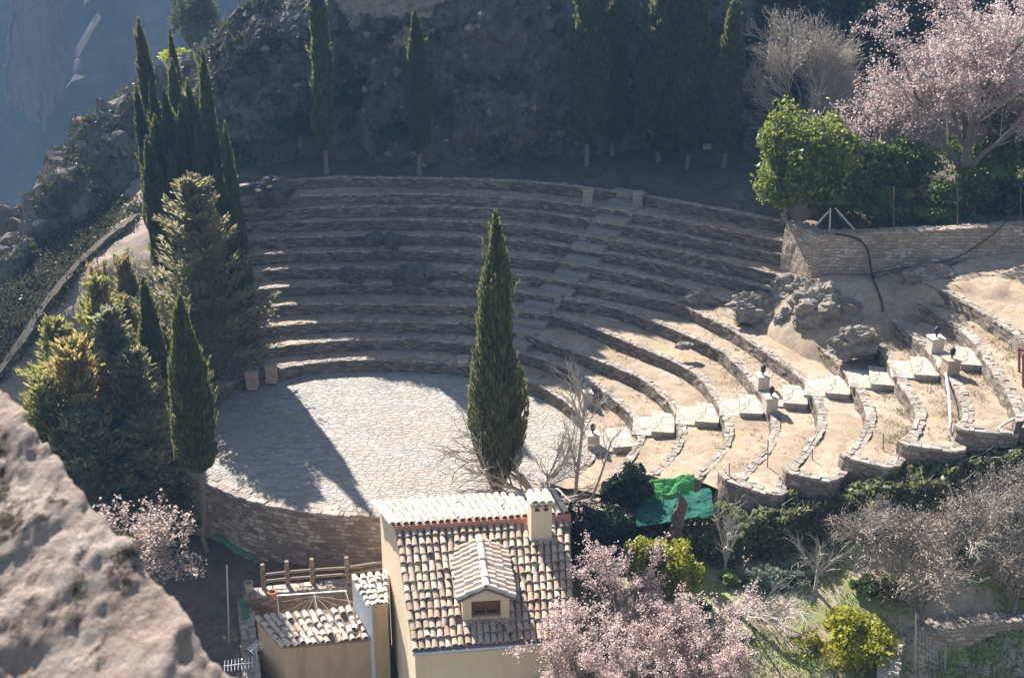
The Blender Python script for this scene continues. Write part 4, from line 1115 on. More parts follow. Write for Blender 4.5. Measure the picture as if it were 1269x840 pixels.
def tip_leaves(lv, use, per, jit, leaf, r, bias=.2):
    g = G()
    for i in use:
        p, _ = lv[i]; m, k, _ = p.shape
        f = r.uniform(bias, 1, (m, per)) * (k - 1); i0 = np.minimum(f.astype(int), k - 2); w = (f - i0)[..., None]; mi = np.arange(m)[:, None]
        C = (p[mi, i0] * (1 - w) + p[mi, i0 + 1] * w).reshape(-1, 3); C = C + r.normal(0, jit, C.shape)
        D = r.normal(size=C.shape); leaves(g, C, D, leaf[0] * r.uniform(.6, 1.3, len(C)), leaf[1] * r.uniform(.7, 1.2, len(C)), r)
    return g

def woody(name, base, trunk, tr, levels, seed, label, cat, wood='twig', leaf=None, group=None, rz=0.0, scale=1.0):
    r = np.random.default_rng(seed); lv = branch_levels(r, trunk, tr, levels)
    t = thing(name, label, cat, base, group, rz); t.scale = (scale,) * 3
    link('trunk', skel_mesh('trunk', lv, M['bark'] if wood != 'grey_twig' else M[wood], 2), t)
    link('branches', skel_mesh('branches', lv, M[wood], None, 2), t)
    if leaf:
        mt, use, per, jit, sz = leaf
        link('crown', make_mesh('crown', tip_leaves(lv, use, per, jit, sz, r), M[mt]), t)
    return t

# pink almond in front of the house
woody('almond_tree', A(3.05, 24.2, -1.9), [(0, 0, 0), (-.1, .1, .6), (-.25, .1, 1.2)], .13,
      [(8, 2.5, .95, .14, .05, .055, .35), (7, 1.35, .6, .16, .03, .025, .25), (6, .75, .6, .16, .02, .011, .15), (5, .38, .6, .15, .01, .006, .1)], 301,
      'pink blossoming almond tree in front of the tiled house', 'almond tree', 'brown_twig', ('pink', (3, 4), 27, .04, (.045, .04)), None, 0, 1.29)
# big pale almond on the garden terrace, upper right
gz = 6.2
woody('almond_tree', A(17.1, 45.0, gz), [(0, 0, -.2), (.1, 0, .9), (.05, .1, 1.9)], .2,
      [(7, 3.9, .55, .13, .07, .09, .4), (8, 2.1, .65, .16, .02, .035, .25), (7, 1.1, .65, .17, 0, .014, .15), (4, .5, .6, .15, 0, .007, .1)], 302,
      'big pale pink almond tree in full blossom, upper right corner', 'almond tree', 'twig', ('pale_blossom', (3, 4), 22, .075, (.062, .052)), None, 0, 1.42)
woody('almond_tree', A(20.2, 46.0, 6.6), [(0, 0, -.2), (-.1, 0, .9), (-.1, .1, 1.8)], .17,
      [(7, 3.6, .55, .13, .08, .08, .4), (8, 2.0, .65, .16, .02, .03, .25), (6, 1.1, .65, .17, 0, .013, .15), (4, .5, .6, .15, 0, .007, .1)], 312,
      'second pale almond tree half outside the frame behind the biggest one', 'almond tree', 'twig', ('pale_blossom', (3, 4), 11, .08, (.10, .085)), None, 0, 1.25)
woody('almond_tree', A(14.3, 46.8, 6.2), [(0, 0, -.2), (0, 0, .6), (.05, .1, 1.2)], .1,
      [(6, 1.9, .6, .13, .07, .05, .4), (6, 1.2, .65, .16, .02, .02, .25), (6, .7, .65, .17, 0, .01, .15), (3, .4, .6, .15, 0, .006, .1)], 303,
      'small mauve-pink almond between the green tree and the big almond', 'almond tree', 'brown_twig', ('pale_blossom', (3, 4), 7, .06, (.06, .05)), None, 0, 1.5)
# white blossom behind the near rock
woody('blossom_shrub', A(*PY(166, 690, 30.5)) - A(0, 0, 2.7), [(0, 0, 0), (0, 0, .5), (.1, 0, 1.0)], .08,
      [(7, 1.7, .6, .12, .10, .035, .2), (6, .95, .5, .14, .05, .016, .2), (5, .5, .5, .14, .02, .008, .1)], 304,
      'white blossoming shrub behind the near rock edge, lower left', 'shrub', 'brown_twig', ('white_blossom', (2, 3), 26, .05, (.06, .05)), None, 0, 1.65)
# bare trees
woody('bare_tree', PY(985, 165, 52.5), [(0, 0, -1.6), (0, 0, 0), (.1, 0, 1.2)], .13,
      [(9, 2.7, .7, .12, .09, .05, .3), (10, 1.5, .55, .13, .06, .022, .2), (8, .8, .5, .13, .04, .011, .15), (6, .45, .45, .12, .02, .008, .1)], 305,
      'greyish leafless tree catching the light beside the cliff, above the green tree', 'bare tree', 'twig', ('dry_leaf', (4,), 2, .05, (.05, .03)), None, 0, 1.3)
woody('bare_tree', PY(1035, 150, 55), [(0, 0, -2), (.3, 0, .5), (.5, 0, 1.8)], .12,
      [(6, 2.8, .7, .14, .05, .05, .35), (6, 1.6, .6, .14, .03, .022, .2), (5, .9, .55, .13, .03, .012, .15)], 306,
      'dim leafless tree with crooked limbs in the shade right of the grey one', 'bare tree', 'twig')
woody('bare_tree', P(712, 640, -.3), [(0, 0, -.3), (0, 0, .9), (.12, .05, 2.2), (.25, .1, 4.0)], .075,
      [(8, 1.5, .6, .10, .08, .034, .3), (6, .85, .55, .12, .05, .018, .25), (5, .45, .5, .12, .04, .011, .2)], 307,
      'slender leafless sapling with two leaning stems right of the lone cypress', 'bare tree', 'grey_twig')
woody('bare_tree', P(735, 640, -.25), [(-.3, 0, -.1), (0, 0, .8), (.25, .05, 1.6), (.5, .1, 2.6)], .05,
      [(4, .8, .5, .10, .08, .02, .4), (4, .5, .5, .12, .05, .01, .25), (3, .3, .5, .12, .04, .007, .2)], 308,
      'thin leaning leafless stem just right of the slender sapling', 'bare tree', 'grey_twig')
woody('bare_tree', P(655, 632, -.4), [(.3, -.3, -.3), (.1, -.1, .5), (-.2, 0, 1.0)], .15,
      [(6, 1.8, .8, .13, .05, .055, .4), (7, 1.25, .6, .15, .03, .028, .25), (5, .7, .6, .14, .02, .015, .2), (4, .35, .5, .12, .02, .009, .2)], 309,
      'gnarled pruned bare tree with pale twigs in front of the lone cypress', 'bare tree', 'grey_twig', None, None, 0, 1.25)
woody('bare_tree', hit(898, 712, zlow), [(.0, 0, -.1), (0, 0, .5), (0, .05, .8)], .06,
      [(8, 1.35, .6, .10, .08, .022, .3), (5, .7, .5, .12, .05, .01, .25), (4, .4, .5, .12, .04, .007, .2)], 310,
      'small leafless fig tree before the dark ivy, centre of the garden', 'bare tree', 'grey_twig')
woody('bare_tree', hit(968, 800, zlow), [(-1.3, 1.4, .1), (-.6, .6, .5), (0, 0, .7)], .07,
      [(6, 1.2, .7, .14, .03, .03, .3), (6, .7, .6, .14, .02, .013, .25), (5, .4, .5, .12, .02, .007, .2)], 311,
      'leaning grey leafless bush on the garden slope beside the pink almond', 'bare tree', 'grey_twig')
woody('bare_tree', hit(1010, 735, zlow), [(0, 0, -.1), (0, 0, .4), (0, 0, .7)], .06,
      [(6, 1.1, .6, .12, .06, .022, .3), (5, .6, .5, .12, .04, .01, .25), (4, .35, .5, .12, .03, .007, .2)], 313,
      'stubby leafless tree standing left of the large brown thicket', 'bare tree', 'grey_twig')
# brown thicket on the right
TH = [(1140, 775, .2, 1.3, 'largest leafless brown tree in the thicket, behind the corner of the low wall'),
      (1200, 705, .9, 1.0, 'tangled leafless shrub right of the largest brown tree'),
      (1255, 700, 1.2, 1.1, 'leafless shrub of the brown thicket at the right frame edge'),
      (1075, 700, .7, .75, 'low leafless brown shrub at the left end of the thicket'),
      (1130, 690, 1.0, .75, 'smaller brown leafless shrub in the middle of the thicket'),
      (1225, 655, 1.6, .85, 'leafless shrub of the thicket farthest up the bank'),
      (1255, 765, .6, .8, 'pale twiggy shrub behind the low wall at the right frame edge')]
lev = [(7, 1.35, .65, .13, .06, .03, .2), (6, .95, .6, .15, .03, .014, .2), (6, .55, .6, .15, .02, .008, .15), (3, .3, .6, .14, .01, .006, .1)]
for i, (px, py, z, s, lab) in enumerate(TH):
    woody('bare_shrub', hit(px, py, zlow), [(0, 0, -.2), (0, 0, .5), (.05, 0, .9)], .09, lev, 330 + i, lab, 'bare shrub', 'twig' if i % 2 else 'brown_twig', ('dry_leaf', (3, 4), 1, .05, (.06, .035)), 'brown thicket shrubs', i * 1.1, s)

# leafy trees and shrubs
def leafy(name, c, rad, nc, nl, leaf, mt, seed, lab, cat, group=None, trunk_h=0.0, low=-.35, clump=.34):
    base = np.array(c) - A(0, 0, rad[2] * .8 + trunk_h)
    t = thing(name, lab, cat, base, group)
    link('crown', bush_mesh('crown', rad, nc, nl, leaf, M[mt], seed, low, True, .3, clump), t, (0, 0, rad[2] * .8 + trunk_h))
    link('trunk', trunk_mesh('trunk', trunk_h + rad[2] * .7, .13, .06, M['bark'], seed), t)
    return t
leafy('evergreen_tree', PY(1008, 205, 44.6), (1.75, 1.6, 2.05), 64, 190, (.19, .1), 'laurel', 401, 'rounded bright green evergreen tree above the wall corner', 'tree', None, .6, -.5, .36)
leafy('evergreen_tree', PY(975, 240, 43.8), (.95, .9, .8), 30, 120, (.17, .1), 'laurel', 402, 'low bright green bush overhanging the wall corner', 'bush', None, .1)
UB = [(1045, 245, 43.9, (1.2, .8, .9), 'bush', 'green bush behind the white props at the wall top'),
      (1095, 258, 43.6, (.9, .7, .6), 'bush', 'low green bush on the wall top below the small mauve almond'),
      (1160, 266, 43.4, (1.0, .7, .45), 'laurel', 'light green clipped bush on the wall top under the big almond'),
      (1120, 215, 46.0, (1.3, 1, 1.2), 'bush', 'olive bush between the green tree and the big almond'),
      (1215, 250, 44.2, (1.1, .8, .9), 'bush', 'dark green bush under the big almond near the right frame edge'),
      (1250, 255, 43.6, (.8, .7, .8), 'dark_bush', 'darkest bush on the wall top at the right frame edge'),
      (1192, 248, 43.7, (1.2, .7, .95), 'bush', 'tall leafy bush hiding the foot of the big almond'),
      (1225, 205, 46.5, (1.9, 1.2, 1.3), 'bush', 'wide green bush behind the trunk of the big almond'),
      (1090, 215, 45.0, (1.0, .8, 1.0), 'bush', 'olive bush touching the right side of the round green tree'),
      (1230, 130, 47.5, (1.3, 1.2, 1.7), 'bush', 'green ivy-like mass inside the big almond')]
for i, (px, py, Y, rad, mt, lab) in enumerate(UB):
    leafy('bush', PY(px, py, Y), rad, 34, 110, (.17, .09), mt, 410 + i, lab, 'bush', 'bushes on the wall top')
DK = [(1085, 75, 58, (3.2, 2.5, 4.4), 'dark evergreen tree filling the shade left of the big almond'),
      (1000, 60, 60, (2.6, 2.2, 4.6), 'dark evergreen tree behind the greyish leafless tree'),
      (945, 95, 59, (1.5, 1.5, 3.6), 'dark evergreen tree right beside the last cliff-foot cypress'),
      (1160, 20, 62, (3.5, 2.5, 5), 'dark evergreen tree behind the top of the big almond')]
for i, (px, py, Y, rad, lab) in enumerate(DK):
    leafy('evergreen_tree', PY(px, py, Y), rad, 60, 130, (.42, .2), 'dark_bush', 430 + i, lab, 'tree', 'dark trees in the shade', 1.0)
leafy('pine_tree', PY(240, 28, 76), (1.3, 1.3, 2.6), 40, 150, (.3, .08), 'pale_pine', 440, 'hazy pale green pine beyond the rocky ridge', 'tree', None, .2)
leafy('yellow_bush', PY(228, 72, 70), (1.3, 1, .5), 26, 90, (.25, .1), 'yellow_bush', 441, 'sunlit yellow-green bush on the ridge below the hazy pine', 'bush')
# garden, middle bottom
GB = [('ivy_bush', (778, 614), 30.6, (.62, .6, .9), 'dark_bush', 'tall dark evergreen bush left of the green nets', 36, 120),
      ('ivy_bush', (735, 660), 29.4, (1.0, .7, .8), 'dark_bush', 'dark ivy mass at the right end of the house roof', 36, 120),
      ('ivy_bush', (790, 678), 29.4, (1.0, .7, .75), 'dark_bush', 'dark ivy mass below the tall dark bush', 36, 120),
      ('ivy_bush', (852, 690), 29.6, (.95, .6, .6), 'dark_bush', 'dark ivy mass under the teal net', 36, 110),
      ('yellow_bush', (800, 690), 27.9, (.62, .55, .5), 'yellow_bush', 'small yellow-green bush behind the pink almond, left one', 24, 90),
      ('yellow_bush', (838, 708), 27.7, (.75, .6, .8), 'yellow_bush', 'larger yellow-green bush at the right shoulder of the pink almond', 30, 110),
      ('citrus_tree', (1052, 808), 25.6, (1.15, 1.0, 1.0), 'yellow_bush', 'bright yellow-green citrus tree beside the low wall, bottom right', 46, 140),
      ('evergreen_bush', (980, 655), 30.6, (.55, .5, .55), 'bush', 'green bush against the ivy, right of the small fig tree', 24, 90),
      ('evergreen_bush', (1000, 690), 29.8, (.4, .4, .3), 'bush', 'low green bush at the foot of the ivy, left of the brown thicket', 18, 70),
      ('silver_plant', (955, 727), 28.7, (.75, .5, .28), 'silver', 'low silvery garden plant in the middle of the grass', 30, 80),
      ('silver_plant', (985, 722), 28.9, (.5, .45, .25), 'silver', 'smaller silvery plant right of the larger silvery one', 22, 70),
      ('green_plant', (908, 722), 28.8, (.35, .3, .2), 'grass', 'small round light green plant beside the fig tree', 18, 60),
      ('green_plant', (866, 755), 27.6, (.25, .25, .2), 'bush', 'tiny green plant beside the pink almond', 14, 50),
      ('green_plant', (1085, 735), 28.0, (.6, .5, .3), 'bush', 'sprawling green plant below the brown thicket', 22, 70)]
for i, (nm, px, Y, rad, mt, lab, nc, nl) in enumerate(GB):
    if 'plant' in nm: c_ = hit(*px, zlow) + A(0, 0, rad[2] * .55)
    else: c_ = PY(*px, Y)
    leafy(nm, c_, rad, nc, nl, (.13, .075), mt, 450 + i, lab, 'plant' if 'plant' in nm else ('tree' if 'tree' in nm else 'bush'), None, .25 if 'tree' in nm else 0.0)
# small shrubs in the cliff face and at its foot
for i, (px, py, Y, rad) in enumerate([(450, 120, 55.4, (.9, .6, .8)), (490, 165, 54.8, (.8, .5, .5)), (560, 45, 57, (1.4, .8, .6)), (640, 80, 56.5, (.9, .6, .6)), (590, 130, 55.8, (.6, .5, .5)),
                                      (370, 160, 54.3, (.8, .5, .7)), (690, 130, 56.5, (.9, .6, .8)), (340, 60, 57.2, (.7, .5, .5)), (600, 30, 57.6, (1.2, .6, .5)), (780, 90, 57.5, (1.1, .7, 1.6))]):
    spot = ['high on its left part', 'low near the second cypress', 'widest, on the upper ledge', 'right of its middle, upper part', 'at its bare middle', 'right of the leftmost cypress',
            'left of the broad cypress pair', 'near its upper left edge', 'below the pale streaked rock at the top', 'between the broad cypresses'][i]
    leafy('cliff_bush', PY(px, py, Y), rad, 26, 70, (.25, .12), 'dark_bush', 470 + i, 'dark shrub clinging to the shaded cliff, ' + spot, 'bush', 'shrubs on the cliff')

# ivy hanging over the garden wall
def ivy_wall():
    r = np.random.default_rng(77); ln = IVY.copy(); n = len(ln)
    t = thing('ivy_wall', 'long ivy-covered wall between the terraces and the garden', 'ivy wall', ln[n // 2] - A(0, 0, 1.4))
    g = wall_band(ln - A(0, 0, .05), .4, 1.9, .1, .1, 8); part('wall_face', g, M['retaining'], t)
    g = G(); m = 21000
    f = r.random(m) ** .8 * (n - 1); i0 = np.minimum(f.astype(int), n - 2); w = (f - i0)[:, None]
    p = ln[i0] * (1 - w) + ln[i0 + 1] * w; N = normals2(ln)[i0]
    lump = fbm(np.c_[f * .12, f * 0, f * 0], 4, 5)
    wid = .7 + .4 * lump                               # how far the mound bulges over the wall
    d = r.uniform(-.35, 1, m); C = p.copy(); off = np.where(d < 0, d, d * wid)
    prof = .42 + .16 * lump - .30 * np.maximum(off, 0) ** 2
    fall = r.random(m) < .38; off = np.where(fall, wid * r.uniform(.85, 1.1, m), off)
    prof = np.where(fall, .42 - .3 * wid ** 2 - r.random(m) ** 1.2 * .75, prof)
    C[:, :2] += N * (off[:, None] + .25); C[:, 2] += prof + r.normal(0, .06, m)
    C += fbm(C * 1.9, 4, 6)[:, None] * .22 * np.c_[N * .6, np.full(m, 1.0)]
    D = np.c_[N * .5, r.uniform(-.2, .8, m)] + r.normal(0, .55, (m, 3))
    leaves(g, C, D, r.uniform(.1, .2, m), r.uniform(.07, .13, m), r)
    part('ivy', g, M['ivy'], t)
    g = G()
    for _ in range(70):                                # bare stems poking out
        j = r.integers(5, n - 5); s0 = ln[j] + A(*(normals2(ln)[j] * .2), r.uniform(-.8, .1)); d = A(*(normals2(ln)[j] * .6), r.uniform(-.1, .8)) + r.normal(0, .5, 3)
        q = np.cumsum(np.vstack([s0, (d * .25 + r.normal(0, .07, (4, 3)))]), axis=0); tubes(g, q, np.linspace(.012, .005, 5), 3)
    part('stems', g, M['twig'], t)
ivy_wall()

# grass, weeds and litter on the garden ground
def scatter(name, mt, n, fx, seed, leaf, zf, up=1.0):
    r = np.random.default_rng(seed); x, y = fx(r, n); keep = fbm(np.c_[x * .6, y * .6, 0 * x], 4, seed) > r.normal(.0, .25, n)
    x, y = x[keep], y[keep]; C = np.c_[x, y, zf(x, y) + leaf[0] * .3]
    D = np.c_[r.normal(0, .5, (len(x), 2)), np.full(len(x), up)]
    g = G(); leaves(g, C, D, leaf[0] * r.uniform(.5, 1.4, len(x)), leaf[1] * r.uniform(.6, 1.2, len(x)), r)
    o = link(name, make_mesh(name, g, M[mt])); o['kind'] = 'stuff'; return o
scatter('garden_grass', 'grass', 42000, lambda r, n: (r.uniform(3.5, 14, n), r.uniform(24.5, 31.5, n)), 61, (.10, .03), zlow)
scatter('dead_leaf_litter', 'dry_leaf', 6000, lambda r, n: (r.uniform(3, 16, n), r.uniform(23.5, 32, n)), 62, (.12, .06), zlow, .2)
scatter('slope_weeds', 'grass', 2600, lambda r, n: (r.uniform(-21, -12.5, n), r.uniform(41, 53, n)), 63, (.2, .04), zslope)
scatter('upper_garden_weeds', 'bush', 5000, lambda r, n: (r.uniform(11.5, 22, n), r.uniform(42.3, 48, n)), 64, (.25, .09), zplat)

def terrace_weeds():
    r = np.random.default_rng(66); Cs = []
    for a, b, z in [(CR[k], CR[k + 1], ZK[k]) for k in range(1, 12)] + [(CRR[k], CRR[k + 1], ZK[k]) for k in (7, 8, 9, 10)]:
        a = resample(a, n=90); b = inset(resample(b, n=90), -.12); m = 420
        f = r.random(m) * 89; i = f.astype(int); w = (1 - .55 * r.random(m) ** 2.2)[:, None]; c = a[i] * (1 - w) + b[i] * w; c[:, 2] = z + .03
        c = c[fbm(c * .9, 3, 8) > -.05]; Cs.append(c)
    c = np.vstack(Cs); C = (c[:, None] + r.normal(0, .07, (len(c), 5, 3)) * A(1, 1, .15)).reshape(-1, 3)
    g = G(); leaves(g, C, r.normal(0, .5, C.shape) + A(0, 0, .6), .09 * r.uniform(.5, 1.5, len(C)), .025, r)
    o = link('terrace_weeds', make_mesh('terrace_weeds', g, M['straw'])); o['kind'] = 'stuff'
M['straw'] = leaf_mat('dry_weeds', (.10, .095, .04), (.24, .21, .11), (.38, .33, .2), .35)
terrace_weeds()
# ================================================================== steps, lamps, house, yard, garden things
# ---- stair of blocks on the sunny right side: block px centre (top), row it leans on
BLK = [(768, 541, 1), (822, 523, 2), (877, 511, 3), (931, 500, 4), (985, 488, 5), (1038, 476, 6), (1093, 465, 7), (1146, 453, 8), (1203, 441, 9)]
blk_w = [P(x, y, ZK[k] + .22) for x, y, k in BLK]
for i, ((x, y, k), c) in enumerate(zip(BLK, blk_w)):
    j = min(i, len(blk_w) - 2); ax = blk_w[j + 1] - blk_w[j]; ax[2] = 0; ax /= np.linalg.norm(ax)
    q = P(x - 14, y - 24, 0) - P(x, y, 0); q[2] = 0
    ay = A(-ax[1], ax[0], 0)
    t = thing('step_block', f'{ORD[i + 1]} pale stone step block up the sunny right-hand stair', 'stone step', (c[0], c[1], ZK[k]), 'stone step blocks of the right stair')
    g = G(); r0 = .36
    obox(g, c, ax, ay, r0, .72, ZK[k] - .05, ZK[k] + .13, .0); obox(g, c, ax, ay, r0 + .02, .74, ZK[k] + .133, ZK[k] + .215, .012)
    part('block', g, M['step'], t)
    g = G(); l = c - ax * .70
    obox(g, l, ax, ay, .32, .70, ZK[k] - .05, ZK[k] + .05, .008); part('landing', g, M['landing'], t)

# ---- shade-toned stair climbing through the shaded rows
STR = [(652, 408, 3), (661, 388, 4), (672, 370, 5), (693, 350, 6), (710, 333, 7), (722, 315, 8), (733, 297, 9), (744, 280, 10), (757, 263, 11), (770, 246, 12)]
t = thing('stone_stairway', 'worn stone stairway climbing diagonally through the shaded seat rows', 'stairway', P(652, 412, ZK[2]))
for i, (x, y, k) in enumerate(STR):
    ln = CR[k]; c = P(x, y, ZK[k]); j = int(np.argmin(np.linalg.norm(ln[:, :2] - c[:2], axis=1))); N = normals2(ln)[j]; T = A(-N[1], N[0]); c = ln[j]
    for dz, off, dd in ((-.24, .24, .26), (.08, -.22, .22)):
        g = G(); obox(g, c[:2] + N * off, T, N, .72, dd, c[2] - .5, c[2] + dz, .015); part('step', g, M['shade_step'], t)
PED = [(645, 366, 4, 'stone pedestal left of the foot of the shaded stairway'), (690, 372, 4, 'stone pedestal right of the foot of the shaded stairway'),
       (728, 253, 11, 'stone pedestal left of the top of the shaded stairway'), (789, 257, 11, 'stone pedestal right of the top of the shaded stairway'),
       (574, 462, 0, 'square stone post against the lowest seat wall behind the lone cypress'),
       (313, 478, .4, 'reddish stone post at the left end of the lowest seat wall'), (337, 470, .4, 'stone post right of the reddish one at the left seat end')]
for i, (x, y, k, lab) in enumerate(PED):
    b = P(x, y, H * k); g = G(); t = thing('stone_post', lab, 'stone post', b, 'square stone posts')
    obox(g, b, A(1, 0), A(0, 1), .2, .2, b[2] - .1, b[2] + .6, .012); part('shaft', g, (M['shade_step'] if i in (0, 1, 2, 3) else M['pale_stone'] if i == 4 else M['brick']), t)
    g = G(); obox(g, b, A(1, 0), A(0, 1), .23, .23, b[2] + .603, b[2] + .68, .01); part('cap', g, M['coping'], t)
# ---- lamps on pedestals
LMP = [(1158, 434, 9.1, 'far right stair lamp on a pale square pedestal, upper one of the pair', .2, 'pale_stone'), (1177, 461, 9.1, 'far right stair lamp on a brick pedestal, lower one of the pair', .2, 'brick'),
       (944, 480, 5.1, 'lamp on a pale pedestal above the middle of the sunny stair', .19, 'pale_stone'), (954, 507, 5.1, 'lamp on a pale pedestal just below the middle of the sunny stair', .19, 'pale_stone'),
       (734, 552, 1.1, 'lamp on a pedestal at the bottom of the sunny stair, beside the bare sapling', .2, 'pale_stone'),
       (727, 500, 1.1, 'small lamp behind the bare sapling, near the lowest seat wall', .17, 'pale_stone')]
for x, y, k, lab, s, mt in LMP:
    b = P(x, y, H * k); t = thing('lamp_post', lab, 'lamp', b, 'lamps on stone pedestals of the stair')
    g = G(); obox(g, b, A(1, .15), A(-.15, 1), s, s, b[2] - .1, b[2] + .42, .01); obox(g, b, A(1, .15), A(-.15, 1), s + .03, s + .03, b[2] + .423, b[2] + .47, .008); part('pedestal', g, M[mt], t)
    g = G(); rev(g, [(.03, b[2] + .465), (.03, b[2] + .56), (.07, b[2] + .57), (.09, b[2] + .70), (.07, b[2] + .73)], (b[0], b[1], 0), 10); part('lantern', g, M['lamp_dark'], t)
    g = G(); rev(g, [(.1, b[2] + .733), (.06, b[2] + .79), (.012, b[2] + .83)], (b[0], b[1], 0), 10); part('lantern_cap', g, M['lamp_dark'], t)

# ---- roof tiles
def tile_field(g, Aq, Bq, Cq, Dq, ncol, nrow, r0=.088, lift=.03, seed=0, skip=.0, jit=.012):
    """A,B: lower edge left/right, C,D: upper edge left/right; one barrel tile per column and row"""
    r = np.random.default_rng(seed); Aq, Bq, Cq, Dq = map(lambda v: np.asarray(v, float), (Aq, Bq, Cq, Dq))
    nrm = np.cross(Bq - Aq, Cq - Aq); nrm /= np.linalg.norm(nrm)
    ii, jj = np.meshgrid(np.arange(ncol), np.arange(nrow), indexing='ij'); ii = ii.ravel(); jj = jj.ravel()
    keep = r.random(len(ii)) > skip; ii, jj = ii[keep], jj[keep]; n = len(ii)
    u = (ii + .5) / ncol
    lo = lambda v: (Aq[None] * (1 - u)[:, None] + Bq[None] * u[:, None]) * (1 - v)[:, None] + (Cq[None] * (1 - u)[:, None] + Dq[None] * u[:, None]) * v[:, None]
    p0 = lo((jj - .04) / nrow) + nrm * (lift + r.uniform(0, .012, n))[:, None] + r.normal(0, jit, (n, 3)) * np.where(r.random(n) > .95, 3.5, 1)[:, None]
    p1 = lo(np.minimum((jj + 1.12) / nrow, 1.0)) + nrm * .004 + r.normal(0, jit * .7, (n, 3))
    ax = p1 - p0; ax /= np.linalg.norm(ax, axis=1, keepdims=True)
    sd = np.cross(ax, nrm); sd /= np.linalg.norm(sd, axis=1, keepdims=True)
    up = np.cross(sd, ax)
    a = np.linspace(0, PI, 7); V = np.zeros((n, 4, 7, 3))
    for e, (p, rad) in enumerate(((p0, r0), (p1, r0 * .84), (p0, r0 - .016), (p1, r0 * .84 - .016))):
        V[:, e] = p[:, None] + rad * (np.cos(a)[None, :, None] * -sd[:, None] + np.sin(a)[None, :, None] * .92 * up[:, None])
    idx = np.arange(n * 28).reshape(n, 4, 7)
    q = lambda x, y: np.stack([idx[:, x, :-1], idx[:, x, 1:], idx[:, y, 1:], idx[:, y, :-1]], -1).reshape(-1, 4)
    g.add(V, q(0, 1), q(2, 3), q(0, 2)); return g

def quad(g, a, b, c, d): g.add([a, b, c, d], [[0, 1, 2, 3]])
def slab(g, a, b, c, d, th):                            # thick sheet under a quad
    a, b, c, d = map(lambda v: np.asarray(v, float), (a, b, c, d)); dn = A(0, 0, -th)
    g.add(np.vstack([a + dn, b + dn, c + dn, d + dn, a, b, c, d]), BOXF)

